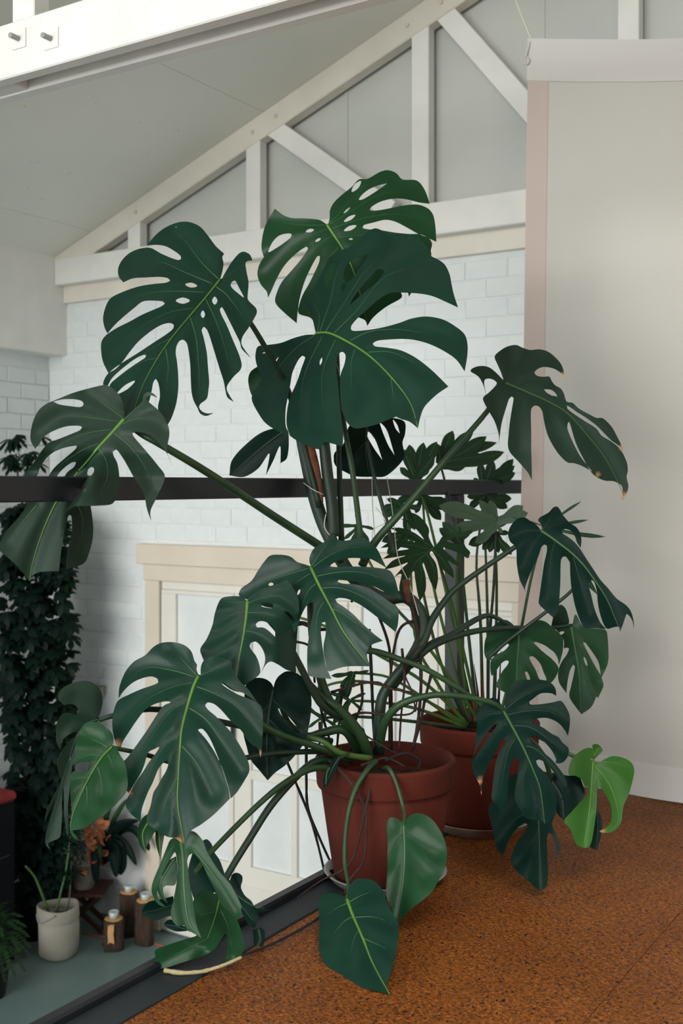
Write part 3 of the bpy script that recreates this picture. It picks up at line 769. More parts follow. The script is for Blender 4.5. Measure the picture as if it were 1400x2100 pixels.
# centre leaf over the stems
make_leaf(mon, B("605,315! 560,300 500,280 450,240 380,225 290,230 240,280 190,350 140,430 60,490 38,530 45,560 100,580 250,640 360,660 430,720 480,850! 510,790 530,720 570,640 610,605 632,603 630,680 610,780 595,880 582,1000 590,1180 640,1200 720,1210 775,1215! 735,1120 710,1000 698,920 690,830 700,765 725,760 730,850 714,940 714,1000 737,1120 755,1155 830,1130 900,1115 1000,1112 1085,1115! 1060,1040 1065,985 1100,940 1185,910! 1120,860 1030,780 950,700 880,645 820,605 805,580 830,568 900,575 1000,620 1100,690 1200,770 1285,840! 1305,780 1305,650 1240,600 1170,550 1070,490 960,460 870,455 825,440 830,425 900,430 1000,445 1100,470 1220,530 1330,582! 1305,500 1280,410 1240,350 1150,330 1040,320 920,318 820,322 765,315 790,290 850,265 920,250 1000,250 1080,255 1150,290 1215,330! 1180,260 1140,180 1080,120 1000,92 900,110 820,105 800,62 770,70 720,120 640,170 605,230 600,280 612,312!",
  "610,320 680,470 770,640 880,850 1080,1110", (480, 1080), 3.8889, 2.98, 2.84,
  holes=[slot(505, 545, 525, 498, 20), slot(272, 462, 315, 458, 30)],
  veins=["600,330 430,380 250,440 80,530", "610,370 500,440 430,490", "650,455 580,530 520,700", "715,600 660,720 640,1000", "620,310 700,190 780,90", "630,320 760,230 900,170 1080,170", "660,395 850,360 1050,370 1250,450", "700,490 850,490 1050,570 1250,720", "780,655 880,700 1100,880"], bow=-.02), LEAF)
# folded leaf left of it
make_leaf(mon, B("555,295! 510,262 460,250 380,252 310,270 275,320 240,420 215,540 160,670 97,770 115,840 130,880 130,960 200,1050 320,1110 400,1165 470,1190! 540,1120 640,1050 685,1000 670,900 640,830 600,780 580,740 590,710 640,695 690,740 728,820 730,900 692,1005! 740,920 790,890 860,920 940,970 1035,1000! 1030,850 1040,700 1050,560 1060,430 1065,340 1045,240 1000,160 945,87! 860,130 760,160 640,220 575,285!",
  "560,300 548,450 520,640 480,850 430,1170", (390, 1170), 4.774, 2.90, 2.80,
  holes=["640,525 665,500 715,495 790,530 830,590 830,650! 790,610 720,560 650,555", "690,335 720,315 780,320 815,345 800,368 740,362 700,352", "915,395! 960,410 1020,480 1035,515! 980,470"],
  veins=["550,310 430,310 310,300", "545,400 420,430 270,520", "540,480 380,590 190,700", "500,700 350,790 180,870", "565,320 700,270 880,250 1040,380", "565,410 750,420 950,490", "550,590 680,620 800,700", "560,295 680,200 850,140"],
  cup=2.0, extra=lambda x, y, t, m: .10 * max(0, (x - 565) / 60) * max(0, min(1, (y - 1255) / 60))), LEAF)
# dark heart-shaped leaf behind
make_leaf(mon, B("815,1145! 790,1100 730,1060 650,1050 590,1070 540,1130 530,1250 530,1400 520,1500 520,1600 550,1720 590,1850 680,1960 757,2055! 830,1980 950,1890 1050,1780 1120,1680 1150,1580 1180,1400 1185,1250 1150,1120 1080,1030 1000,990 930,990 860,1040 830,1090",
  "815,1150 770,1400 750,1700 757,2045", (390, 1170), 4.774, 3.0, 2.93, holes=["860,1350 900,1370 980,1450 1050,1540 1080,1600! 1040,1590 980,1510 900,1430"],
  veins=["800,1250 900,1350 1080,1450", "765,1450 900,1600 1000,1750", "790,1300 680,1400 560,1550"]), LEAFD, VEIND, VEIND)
# large lower left leaf
make_leaf(mon, B("770,345! 752,300 757,260 735,230 710,150 650,95 560,70 460,75 390,110 320,180 230,230 165,300 125,380 100,460 95,545! 130,490 200,420 280,378 370,358 425,380 430,410 380,435 290,465 190,510 95,560 60,630 42,720 45,820 60,890 80,940 105,985! 130,910 180,830 240,740 310,650 380,600 440,578 500,568 535,578 470,610 400,710 330,820 260,920 180,1030 120,1105 115,1180 130,1270 180,1350! 230,1260 280,1180 310,1110 345,1000 400,970 440,955 400,1020 350,1085 300,1165 230,1265 155,1435 190,1510 280,1590! 290,1480 340,1340 380,1260 400,1210 430,1140 470,1090 505,1072 515,1100 495,1160 470,1200 420,1290 390,1340 365,1450 330,1580 400,1650 500,1710 580,1730 655,1790! 670,1720 710,1660 790,1610 900,1525 1035,1390! 1025,1320 990,1200 950,1090 900,990 840,900 790,840 765,810 800,800 840,840 880,910 930,1030 980,1160 1020,1290 1042,1390! 1100,1330 1180,1200 1200,1150 1190,1080 1130,960 1060,850 990,770 910,690 850,640 825,600 845,578 900,590 960,640 1040,730 1135,820 1170,880 1230,940 1275,970 1293,1045! 1305,960 1313,800 1310,660 1290,600 1200,550 1100,510 1000,450 965,420 975,410 1080,480 1150,500 1270,585! 1190,470 1110,390 1055,290 1055,245 1030,225 950,195 870,195 815,225 790,280 788,345!",
  "770,355 730,440 680,600 630,800 615,950 600,1200 595,1450 655,1780", (220, 1300), 4.1176, 2.76, 2.54,
  veins=["755,350 680,270 560,130", "745,365 560,310 330,285 150,400", "725,410 550,450 330,560 80,800", "670,575 540,650 400,830 180,1200", "610,860 500,930 380,1120 230,1480", "755,445 900,500 1100,620 1280,850", "690,625 830,720 960,900 1120,1150", "630,945 760,1100 880,1350", "600,1200 500,1400 450,1600", "780,350 880,310 1010,250"],
  dry=[(85, 930, 55), (180, 1345, 25), (600, 1745, 52), (1290, 1010, 40)], bow=-.02), LEAF)
# left group
make_leaf(mon, B("710,550! 740,450 760,340 740,220 680,140 600,100 520,95 420,115 300,170 235,240 230,310 300,390! 360,370 440,390 470,450 460,500 420,495 320,480 260,520 220,600 205,720 215,840 262,920! 270,830 310,770 400,715 460,705 455,745 380,810 300,900 235,1010 225,1100 245,1220 270,1280 190,1450 100,1630 70,1775! 130,1650 200,1500 130,1750 80,1950 80,2050 130,2110! 112,2035 245,1970 265,1850 275,1700 272,1550 290,1360 300,1500 300,1700 330,1930 350,1960! 352,1800 345,1600 360,1450 380,1250 400,1100 430,980 470,850 560,720 690,590",
  "705,560 560,620 440,800 300,1250 100,1980", (80, 1380), 5.8333, 2.70, 2.60, veins=["690,545 560,420 430,340", "560,605 400,590 270,700"], cup=1.2, roll=-.3, holes=[slot(345, 1080, 392, 965, 26)]), LEAFO, VEIND, VEIND)
make_leaf(mon, B("878,880! 890,800 870,720 800,650 720,600 600,585 545,610 500,680 450,780 430,900 420,1030 405,1110 480,1070 570,1060 612,1080 600,1140 560,1170 480,1180 380,1205 370,1300 380,1500 390,1700 372,1880! 400,1960 465,2000! 430,1930 395,1885 500,1870 620,1810 780,1700 900,1590 1040,1430 1060,1300 1030,1080 980,1000 945,930 925,875",
  "875,885 760,1000 640,1180 510,1430 400,1700 375,1885", (80, 1380), 5.8333, 2.62, 2.50, veins=["830,890 700,820 560,770", "755,995 600,980 440,1060", "700,1120 750,1300 760,1460", "600,1250 440,1260 385,1300", "570,1350 575,1500 560,1650", "820,960 900,1150"], cup=2.2, roll=.2), LEAFG)
# curled leaves hanging over the mezzanine edge
Q = ((270, 1640), 4.8276)
make_leaf(mon, [B("480,380! 390,390 340,490 280,640 220,780 195,880 215,970 270,1040 335,1060! 275,1000 252,920 268,830 330,680 380,590 430,520 450,620 455,700 440,850 410,1000 385,1120 400,1190 450,1250 520,1245 540,1290 590,1310 690,1370! 640,1220 605,1000 580,850 560,700 548,600 570,545 600,530 640,560 700,640 760,770 830,900 880,1030 950,1100 1045,1190 1070,1150 1085,1060 1040,950 980,840 930,780 860,700 790,590 740,500 700,400 600,310",
    "490,400 510,600 520,900 560,1200 660,1350", *Q, 2.60, 2.50, veins=["600,480 760,680 900,870 1040,1100", "430,440 330,600 240,850"], cup=1.5),
  B("440,560! 370,600 320,660 295,770 262,830 255,900 290,970 355,1025! 315,930 310,870 340,850 430,840 452,700", "430,580 350,700 280,850 340,1000", *Q, 2.64, 2.62, cup=2)], LEAFG, VEIN)
make_leaf(mon, B("870,960! 760,905 660,920 610,1000 610,1100 630,1200 650,1290 640,1345 500,1390 350,1440 230,1490 235,1560 205,1645 260,1670 340,1665 460,1625 600,1580 740,1530 820,1480 880,1390 930,1330 950,1400 945,1500 920,1620! 1000,1590 1080,1540 1115,1450 1100,1370 1060,1230 1000,1130 930,1060 880,1000",
  "870,970 820,1180 750,1370", *Q, 2.66, 2.56, veins=["750,1380 600,1450 240,1640", "820,1110 650,1150", "880,1100 950,1250 1000,1550"], cup=1.4), LEAFG)
make_leaf(mon, B("410,955! 300,985 170,1010 115,1070 105,1130 150,1170 250,1195 340,1160 420,1130", "410,1040 250,1090 110,1120", *Q, 2.70, 2.68), LEAFD, VEIND)
make_leaf(mon, B("545,1300! 430,1302 320,1240 380,1185 480,1240 545,1265", "540,1285 430,1250 325,1240", *Q, 2.70, 2.70), LEAFD, VEIND)
make_leaf(mon, B("600,530! 560,700 590,900 640,1000 760,930 900,920 1000,960 1080,1100 1150,1230 1220,1270 1240,1200 1280,1190! 1250,1130 1300,1110 1400,1085! 1240,1080 1180,1000 1120,950 1080,870 1095,800 1090,750 1040,722 990,745 970,800 930,760 870,600 810,510 790,440 740,390 690,420",
  "690,450 850,750 1050,1000 1200,1200", *Q, 2.86, 2.72, veins=["1050,950 1200,1050 1380,1085"], cup=2), LEAFD, VEIND)
make_leaf(mon, B("1195,1290! 1270,1265 1310,1290 1315,1380 1280,1480 1200,1540 1170,1530 1210,1430", "1250,1275 1270,1400 1185,1535", *Q, 2.70, 2.66), LEAFD, VEIND)
make_leaf(mon, [B("190,120! 110,180 65,270 60,360 85,460 140,530! 150,460 220,330 250,290", "200,180 110,330 138,520", *Q, 2.70, 2.66), B("235,300! 235,400 255,500 285,590! 300,480 320,340 290,300", "270,310 280,450 285,585", *Q, 2.71, 2.69)], LEAFG)
# two heart-shaped juvenile leaves in front of the pot
make_leaf(mon, B("345,985! 290,945 220,930 130,930 80,980 65,1060 70,1250 70,1480 110,1600 200,1700 320,1800 450,1850 620,1890 770,1930! 735,1860 760,1760 800,1640 840,1450 860,1300 850,1220 800,1130 740,1020 710,920 660,850 600,800 520,782 430,790 380,840 350,920",
  "345,985 400,1140 500,1370 600,1620 765,1925", (640, 1640), 4.8276, 2.74, 2.415, veins=["360,1020 250,1070 120,1160", "400,1160 300,1220 160,1400", "450,1300 400,1420 370,1600", "370,1010 480,950 620,900", "420,1165 600,1160 780,1220", "500,1370 640,1430 780,1500"], cup=1.0, bow=.0), LEAF, None, None, 'whole heart-shaped leaf lying over the cork floor')
make_leaf(mon, B("905,240! 860,200 810,175 760,185 738,240 745,400 745,600 740,750 730,900 745,1000 790,1100 830,1218! 870,1190 950,1110 1050,1030 1180,920 1250,800 1310,680 1335,530 1310,400 1250,280 1180,190 1100,145 1020,135 950,175 915,230",
  "905,240 915,500 900,800 830,1215", (640, 1640), 4.8276, 2.86, 2.72, veins=["910,330 1050,420 1230,530", "905,450 1000,600 1120,760", "905,330 820,420 760,600"], cup=2.2, fold=-.3, roll=.25), LEAFG, VEIN, VEIND, 'whole heart-shaped leaf hanging down the front of the pot')
# right, dark split leaf before the rear pot
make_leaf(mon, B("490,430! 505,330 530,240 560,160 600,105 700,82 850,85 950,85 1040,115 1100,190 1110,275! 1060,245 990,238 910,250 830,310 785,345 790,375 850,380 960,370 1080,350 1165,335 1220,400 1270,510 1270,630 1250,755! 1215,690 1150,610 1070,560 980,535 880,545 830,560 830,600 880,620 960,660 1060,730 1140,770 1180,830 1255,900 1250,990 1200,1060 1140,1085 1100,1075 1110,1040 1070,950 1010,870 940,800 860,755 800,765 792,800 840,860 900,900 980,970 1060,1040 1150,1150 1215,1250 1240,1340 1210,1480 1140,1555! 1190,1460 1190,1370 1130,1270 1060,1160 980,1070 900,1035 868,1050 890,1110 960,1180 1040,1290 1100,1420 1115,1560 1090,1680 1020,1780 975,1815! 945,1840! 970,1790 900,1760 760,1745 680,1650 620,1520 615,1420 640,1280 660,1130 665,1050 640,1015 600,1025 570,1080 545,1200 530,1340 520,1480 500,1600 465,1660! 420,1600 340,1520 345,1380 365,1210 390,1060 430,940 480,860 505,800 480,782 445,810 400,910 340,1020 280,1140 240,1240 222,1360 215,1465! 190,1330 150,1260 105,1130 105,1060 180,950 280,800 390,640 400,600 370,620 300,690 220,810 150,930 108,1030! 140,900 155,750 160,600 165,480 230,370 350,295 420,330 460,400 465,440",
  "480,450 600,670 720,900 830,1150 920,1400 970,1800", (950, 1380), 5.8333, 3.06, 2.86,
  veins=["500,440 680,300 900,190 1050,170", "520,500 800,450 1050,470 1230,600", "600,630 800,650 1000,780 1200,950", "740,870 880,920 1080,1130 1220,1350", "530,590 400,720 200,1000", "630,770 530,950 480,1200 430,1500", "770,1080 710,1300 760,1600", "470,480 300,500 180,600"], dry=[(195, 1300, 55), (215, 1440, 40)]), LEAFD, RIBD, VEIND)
HQ = ((990, 1230), 5)
make_leaf(mon, B("370,330! 330,280 280,230 220,205 150,230 90,290 60,330 20,420 15,560 60,625 130,565 200,490 255,450 268,465 220,520 140,560 90,595 75,680 90,780 140,720 190,650 240,620 265,630 250,670 200,730 160,810 135,890 250,960 400,1000 550,940 690,855 740,800 775,700 700,600 660,570 600,520 540,460 515,435 550,432 640,470 680,500 730,540 765,600 778,670! 800,600 820,500 820,400 780,340 710,280 640,225 570,210 500,240 430,300 385,335",
  "370,345 365,480 350,650 340,980", *HQ, 3.36, 3.28, holes=["475,590 500,575 540,600 590,660 620,740 650,825 580,815 540,720 500,650", "430,740 450,735 480,790 485,820 455,820"],
  veins=["385,345 550,370 720,380 810,450", "385,430 520,520 700,660", "385,570 470,680 540,800", "360,350 200,380 60,450", "360,480 230,540 100,620"]), LEAFG, VEIN, VEIND)
make_leaf(mon, B("905,260! 820,262 740,285 790,350 830,420 830,500 860,490 882,500 860,560 810,630 775,720 778,840 855,960! 865,850 890,730 925,665 942,680 930,770 905,880 888,1000 1008,1175! 1110,1100 1165,990 1178,1010! 1235,880 1215,800! 1280,650 1285,500 1275,370 1255,310 1150,295 1030,275 950,150 920,240",
  "905,265 940,480 985,750 1005,1165", *HQ, 3.44, 3.36, holes=["1025,435 1050,440 1110,520 1170,610 1195,680 1205,770! 1150,680 1080,550", slot(1035, 585, 1068, 682, 27), slot(773, 354, 834, 328, 32)],
  veins=["915,320 1050,370 1200,520 1240,650", "945,440 1080,600 1180,820", "940,540 850,640 830,800"]), LEAFG, VEIN, VEIND)
make_leaf(mon, B("700,270! 720,180 750,110 790,50 840,80 870,160 872,255", "785,260 800,150 790,60", *HQ, 3.47, 3.45), LEAFO, VEIND)
JQ = ((990, 1500), 4.2424)
make_leaf(mon, B("400,400! 310,372 240,385 210,450 210,560 130,600 60,630 50,720 90,880 120,1010 178,1100! 200,1000 250,900 310,830 365,795 388,810 370,870 310,940 260,1040 242,1120 270,1190 370,1280 490,1385! 550,1350 565,1250 560,1100 555,950 570,880 600,900 630,1000 635,1080 622,1140! 660,1060 668,990 640,900 600,800 640,700 560,550",
  "470,450 490,900 500,1375", *JQ, 3.14, 2.98, veins=["480,700 300,750 150,950", "490,850 400,1000 290,1150"]), LEAFD, VEIND, VEIND)
make_leaf(mon, B("530,350! 640,365 740,385 830,390 870,470 885,550 800,680 705,775! 650,720 620,650 600,500", "560,380 680,560 705,765", *JQ, 3.16, 3.10), LEAFD, VEIND)
make_leaf(mon, [B("962,252! 965,200 955,150 900,145 840,175 780,230 750,300 748,380 800,385 860,420 885,480 915,480 912,540 840,620 760,710 705,780 760,850 820,990 930,995 985,700 990,580 995,500 1015,485 1060,540 1110,640 1120,740 1100,810 1050,850 1010,868 1030,880 1100,880 1160,850 1200,790 1215,700 1225,640 1270,540 1300,430 1315,340 1290,270 1220,230 1130,215 1060,240 1010,265",
    "960,255 945,450 930,650 880,985", *JQ, 3.12, 3.02, veins=["965,290 1080,430 1160,620 1170,800 1060,865", "975,265 1130,270 1290,330", "940,500 985,580 988,680"], dry=[(1035, 866, 38)], cup=1.2, vw=.9),
  B("965,245! 968,180 950,120 1000,112 1040,165 1000,210", "966,230 1000,150 1035,160", *JQ, 3.135, 3.14)], LEAFL, RIB, RIB, 'young light green leaf')
make_leaf(mon, B("990,580! 1000,680 1035,770 1030,900 990,1030! 930,1000 985,720", "988,600 1000,800 985,1020", *JQ, 3.10, 3.06), LEAFD, VEIND)
# leaves at the back of the crown
EQ = ((600, 850), 2.8)
make_leaf(mon, B("235,270! 240,220 290,170 330,60 430,40 560,20 640,40 645,110 630,160 640,240 600,300 530,355 460,358 360,355 300,330 250,300", "430,40 420,200 440,350", *EQ, 3.30, 3.34, holes=["420,95 450,110 480,160 515,262! 470,200 430,130", "500,50 540,90 585,235! 545,170", "575,30 600,60 615,110! 590,80"], veins=["430,80 500,180 560,300", "425,150 330,250"]), LEAFD, VEIND, VEIND)
make_leaf(mon, B("470,975! 475,945 500,915 540,885 585,878 592,905 588,940 575,950! 574,915 560,945 545,975! 552,930 530,960 500,978", "588,880 540,915 475,972", (0, 0), 1, 3.42, 3.46, quilt=.002), LEAFD, VEIND)
make_leaf(mon, B("540,745! 514,762 509,785 520,814 545,790 560,750", "550,755 530,770 515,790", (0, 0), 1, 3.20, 3.2), LEAFG, VEIND)

# stems and leaf stalks
def stalk(pts, r0, r1, m=STEM, n='leaf_stalk'): return pxtube(n, pts, r0, m, mon, r1)
stalk([(776, 1545, 3.14), (779, 1457, 3.12), (793, 1411, 3.12), (850, 1340, 3.12), (871, 1310, 3.13), (884, 1275, 3.14), (907, 1239, 3.15), (943, 1200, 3.16), (1057, 1121, 3.17), (1106, 1086, 3.14)], .017, .006, STEMD, 'stem')
stalk([(778, 1530, 3.12), (790, 1480, 3.07), (820, 1445, 3.04), (870, 1428, 3.03), (920, 1425, 3.03), (1000, 1438, 3.05), (1032, 1456, 3.07)], .013, .006)
stalk([(740, 1335, 3.10), (770, 1336, 3.09), (814, 1350, 3.08), (886, 1379, 3.08), (989, 1446, 3.1), (1100, 1530, 3.1), (1130, 1600, 3.14)], .009, .007, STEM)
stalk([(800, 1408, 3.13), (868, 1332, 3.16), (921, 1304, 3.2), (985, 1266, 3.28), (1015, 1266, 3.33), (1064, 1296, 3.365)], .013, .005, STEMD)
stalk([(840, 1365, 3.13), (885, 1325, 3.16), (960, 1297, 3.24), (1040, 1288, 3.33), (1120, 1288, 3.41), (1171, 1282, 3.445)], .012, .005, STEMD)
stalk([(1000, 1350, 3.34), (1040, 1315, 3.33), (1118, 1256, 3.3), (1172, 1211, 3.28), (1180, 1190, 3.27)], .007, .004, STEMD)
stalk([(742, 1160, 3.18), (770, 1110, 3.16), (830, 1042, 3.14), (920, 935, 3.14), (1000, 842, 3.16), (1036, 784, 3.17)], .013, .006)
stalk([(700, 1150, 3.16), (650, 1116, 3.07), (560, 1058, 2.93), (430, 972, 2.74), (330, 912, 2.64), (290, 890, 2.63), (255, 862, 2.61)], .013, .007)
stalk([(655, 1040, 3.17), (620, 900, 3.16), (590, 800, 3.10), (545, 715, 3.02), (505, 650, 2.97), (452, 575, 2.94)], .010, .006, STEMD)
stalk([(745, 1150, 3.14), (738, 1090, 3.12), (722, 965, 3.10), (705, 870, 3.12), (690, 760, 3.13), (650, 686, 3.115)], .009, .006)
stalk([(810, 1140, 3.22), (790, 1060, 3.24), (765, 970, 3.27), (752, 900, 3.30)], .007, .005, STEMD)
stalk([(700, 1110, 3.2), (695, 940, 3.24), (690, 700, 3.36), (672, 470, 3.37)], .009, .006, STEMD)
stalk([(617, 880, 3.20), (632, 960, 3.20), (648, 1030, 3.19), (672, 1095, 3.18), (720, 1180, 3.16), (780, 1225, 3.16), (835, 1226, 3.17), (868, 1270, 3.15), (856, 1330, 3.14), (800, 1410, 3.13)], .020, .017, STEMD, 'stem')
stalk([(664, 905, 3.17), (672, 980, 3.17), (681, 1040, 3.17), (684, 1100, 3.17)], .016, .018, STEMD, 'stem')
bm = bmesh.new(); add_tube(bm, [at(632, 905, 3.168), at(646, 950, 3.163), at(655, 990, 3.160), at(660, 1030, 3.17)], .014, .004, 8, flat=.5); from_bm('sheath', bm, BARK, mon)
bm = bmesh.new(); add_tube(bm, [at(832, 1190, 3.14), at(834, 1215, 3.13), at(838, 1235, 3.14)], .012, .006, 8); from_bm('sheath', bm, BARK, mon)
stalk([(755, 1552, 3.10), (743, 1514, 3.06), (715, 1474, 3.04), (686, 1446, 3.03), (660, 1430, 3.03), (630, 1400, 3.0), (608, 1330, 2.98), (560, 1412, 3.01)][:6], .015, .010, STEM)
stalk([(735, 1540, 3.12), (705, 1497, 3.07), (660, 1503, 3.05), (628, 1508, 3.04), (590, 1480, 3.02), (565, 1415, 3.01)], .015, .006)
stalk([(740, 1505, 3.08), (690, 1462, 3.05), (660, 1400, 3.04), (640, 1300, 3.0), (636, 1200, 2.99), (636, 1165, 2.99)], .016, .007, STEM)
stalk([(700, 1470, 3.05), (655, 1440, 3.0), (590, 1320, 2.96), (530, 1250, 2.92), (508, 1234, 2.91)], .012, .006, STEMD)
stalk([(720, 1560, 3.05), (660, 1535, 2.98), (560, 1500, 2.9), (480, 1440, 2.83), (410, 1390, 2.775)], .010, .007, STEM)
stalk([(700, 1580, 3.02), (645, 1575, 2.96), (590, 1602, 2.9), (530, 1650, 2.84), (440, 1740, 2.76), (400, 1790, 2.7)], .010, .006, STEM)
stalk([(690, 1560, 3.04), (640, 1565, 2.98), (565, 1640, 2.9), (512, 1720, 2.84), (468, 1792, 2.78), (440, 1850, 2.7)], .011, .008, STEMD)
stalk([(700, 1540, 3.05), (560, 1545, 2.92), (400, 1570, 2.8), (290, 1545, 2.68), (230, 1533, 2.63)], .008, .005, STEMD)
stalk([(680, 1520, 3.05), (500, 1490, 2.92), (330, 1455, 2.8), (240, 1466, 2.73), (202, 1477, 2.71)], .009, .006, STEMD)
stalk([(770, 1562, 3.02), (752, 1580, 2.95), (728, 1620, 2.92), (712, 1680, 2.9), (706, 1760, 2.86), (714, 1815, 2.80), (711, 1846, 2.745)], .0085, .004, STEM)
stalk([(785, 1578, 3.02), (797, 1576, 2.95), (812, 1605, 2.93), (825, 1650, 2.91), (829, 1672, 2.885), (827, 1690, 2.862)], .006, .0045, STEM)
stalk([(760, 1555, 3.06), (700, 1545, 3.0), (660, 1520, 2.98), (620, 1510, 3.0)], .009, .006, STEML)
stalk([(1040, 1450, 3.2), (1090, 1500, 3.16), (1140, 1530, 3.14), (1175, 1550, 3.13), (1205, 1555, 3.13), (1216, 1560, 3.125)], .007, .005, STEML)
stalk([(715, 1545, 3.0), (690, 1560, 2.96), (672, 1580, 2.94), (668, 1610, 2.935)], .004, .003, STEM)
make_leaf(mon, B("700,1548! 690,1575 678,1600 664,1622! 662,1600 672,1575 684,1555", "697,1552 680,1580 665,1620", (0, 0), 1, 2.945, 2.94, quilt=0), LEAFD, VEIND)

# aerial roots
def root(pts, r=.004, m=ROOT, n=5): return pxtube('aerial_root', pts, r, m, mon, r * .7, 6, n, .3)
for pts, r, m in [
    ([(757, 1290, 3.2), (762, 1400, 3.2), (765, 1480, 3.19), (768, 1540, 3.18)], .005, ROOTD),
    ([(775, 1260, 3.2), (798, 1330, 3.2), (802, 1430, 3.2), (803, 1540, 3.2)], .005, ROOTD),
    ([(868, 1280, 3.15), (838, 1276, 3.16), (815, 1300, 3.17), (801, 1380, 3.18), (799, 1460, 3.18), (798, 1540, 3.18)], .005, ROOT),
    ([(838, 1225, 3.15), (852, 1275, 3.14), (860, 1330, 3.13), (863, 1400, 3.14), (858, 1470, 3.16), (846, 1540, 3.17)], .006, ROOT),
    ([(885, 1380, 3.16), (872, 1430, 3.16), (862, 1480, 3.16), (845, 1540, 3.17)], .005, ROOTD),
    ([(741, 1400, 3.12), (742, 1440, 3.13), (728, 1480, 3.14), (718, 1540, 3.15)], .0045, ROOTD),
    ([(702, 1405, 3.1), (697, 1460, 3.12), (691, 1530, 3.13)], .0045, ROOTD),
    ([(655, 1380, 3.08), (657, 1450, 3.1), (680, 1530, 3.12)], .0045, ROOTD),
    ([(678, 1420, 3.1), (740, 1402, 3.1), (775, 1400, 3.1), (800, 1412, 3.1), (845, 1420, 3.1)], .004, ROOT),
    ([(700, 1478, 3.1), (740, 1462, 3.09), (800, 1466, 3.08), (845, 1462, 3.09), (856, 1430, 3.1)], .004, ROOT),
    ([(824, 1330, 3.1), (829, 1400, 3.1), (822, 1470, 3.12), (818, 1540, 3.14)], .004, ROOT),
    ([(870, 1320, 3.12), (845, 1340, 3.1), (830, 1380, 3.1), (845, 1420, 3.1), (852, 1460, 3.1)], .003, ROOT),
    ([(600, 1285, 3.1), (620, 1278, 3.1), (650, 1290, 3.08), (690, 1290, 3.1)], .007, ROOT),
    ([(600, 1315, 3.1), (630, 1322, 3.09), (640, 1340, 3.1), (645, 1400, 3.1)], .004, ROOT),
    ([(720, 1235, 3.15), (740, 1205, 3.15), (760, 1215, 3.15), (778, 1250, 3.17)], .004, ROOT),
    ([(655, 1480, 3.05), (655, 1530, 3.04), (652, 1570, 3.04)], .0035, ROOT),
    ([(575, 1530, 3.12), (600, 1590, 3.16), (640, 1690, 3.2), (668, 1800, 3.24)], .0045, ROOTD),
    ([(628, 1530, 3.1), (628, 1600, 3.14), (632, 1660, 3.18), (660, 1730, 3.2), (698, 1812, 3.22)], .0045, ROOTD),
    ([(762, 1582, 3.0), (756, 1630, 2.94), (742, 1690, 2.93), (728, 1750, 2.93), (706, 1782, 2.93), (660, 1805, 2.95), (610, 1840, 2.86)], .0035, ROOT),
    ([(675, 1560, 2.98), (715, 1600, 2.935), (745, 1650, 2.93), (751, 1690, 2.93), (745, 1765, 2.92), (720, 1800, 2.9), (705, 1835, 2.89)], .0035, ROOT),
    ([(705, 1835, 2.89), (650, 1885, 2.80), (560, 1935, 2.66), (470, 1968, 2.58)], .004, ROOTD),
    ([(790, 1560, 3.05), (830, 1545, 3.08), (860, 1560, 3.1), (855, 1580, 3.08)], .004, ROOTD),
    ([(740, 1570, 3.03), (790, 1555, 3.06), (830, 1572, 3.04)], .004, ROOT),
    ([(720, 1490, 3.06), (760, 1515, 3.08), (820, 1550, 3.1)], .003, ROOT)]:
    root(pts, r, m)
root([(337, 1990, 2.52), (373, 1995, 2.51), (415, 1992, 2.51), (456, 1980, 2.52), (495, 1963, 2.54)], .0055, ROOTW)
# ties between the plant and the handrail
for k, pts in enumerate([[(762, 979, 3.58), (764, 1040, 3.3), (768, 1100, 3.16)], [(793, 979, 3.66), (806, 1060, 3.4), (815, 1140, 3.17), (840, 1200, 3.15), (858, 1262, 3.13)], [(770, 1040, 3.19), (790, 1070, 3.17), (766, 1085, 3.16), (763, 1110, 3.16)], [(622, 990, 3.18), (640, 1003, 3.13), (662, 1014, 3.14)], [(668, 1054, 3.13), (665, 1080, 3.12), (676, 1098, 3.12)]]):
    pxtube('tie_twine', pts, .0013, TWINE, mon, None, 5)
PQ = ((780, 860), 4.6667)
make_leaf(phi, Blade("510,1220! 545,1190 600,1110 680,1050 760,1080 870,1060 880,1085 800,1120 700,1140 630,1165 740,1200 830,1240 860,1285 800,1290 700,1260 600,1225 620,1260 700,1330 750,1400 690,1380 640,1350 690,1440 700,1520! 600,1440 540,1340 490,1260 470,1290 530,1380 550,1520 530,1635! 480,1560 440,1450 410,1370 400,1390 430,1500 430,1640 375,1745! 350,1640 330,1520 318,1450 270,1530 200,1700 180,1600 200,1480 130,1510! 200,1430 262,1370 150,1410 30,1440! 120,1350 240,1305 100,1325 20,1335! 120,1270 270,1240 150,1220 0,1230! 100,1170 250,1160 330,1175 200,1095 90,1040! 200,1040 330,1090 415,1150 330,1040 190,950! 290,975 330,1000 290,890! 360,920 430,990 465,1060 460,1120 490,1190",
  "510,1222 420,1300 320,1400 200,1690", *PQ, 3.34, 3.24, veins=["510,1220 600,1150 860,1075", "510,1225 650,1210 840,1270", "490,1240 600,1350 690,1500", "440,1290 500,1400 530,1600", "380,1350 390,1500 380,1720", "460,1240 250,1200 20,1230", "430,1270 250,1330 40,1435", "470,1210 300,1100 110,1045"], quilt=.002, grid=8, vw=.7), PHILO, VEIN, VEIN)
FL = lambda c, tips, d, m=PHILO, **k: finger_leaf(phi, c, tips, d, m, *PQ, **k)
FL((1110, 1000), [(945, 775), (1045, 772), (1365, 828), (1410, 895), (1165, 1092), (555, 825), (690, 1055), (905, 1185), (1300, 960)], 3.48, PHILOG, w=62, dd=-.02)
FL((1090, 1095), [(975, 1250), (1040, 1275), (1130, 1280), (1255, 1295), (1230, 1085), (840, 1200)], 3.52, w=40)
FL((330, 570), [(275, 240), (412, 220), (540, 212), (185, 460), (228, 285), (510, 340), (470, 480)], 4.0, w=52)
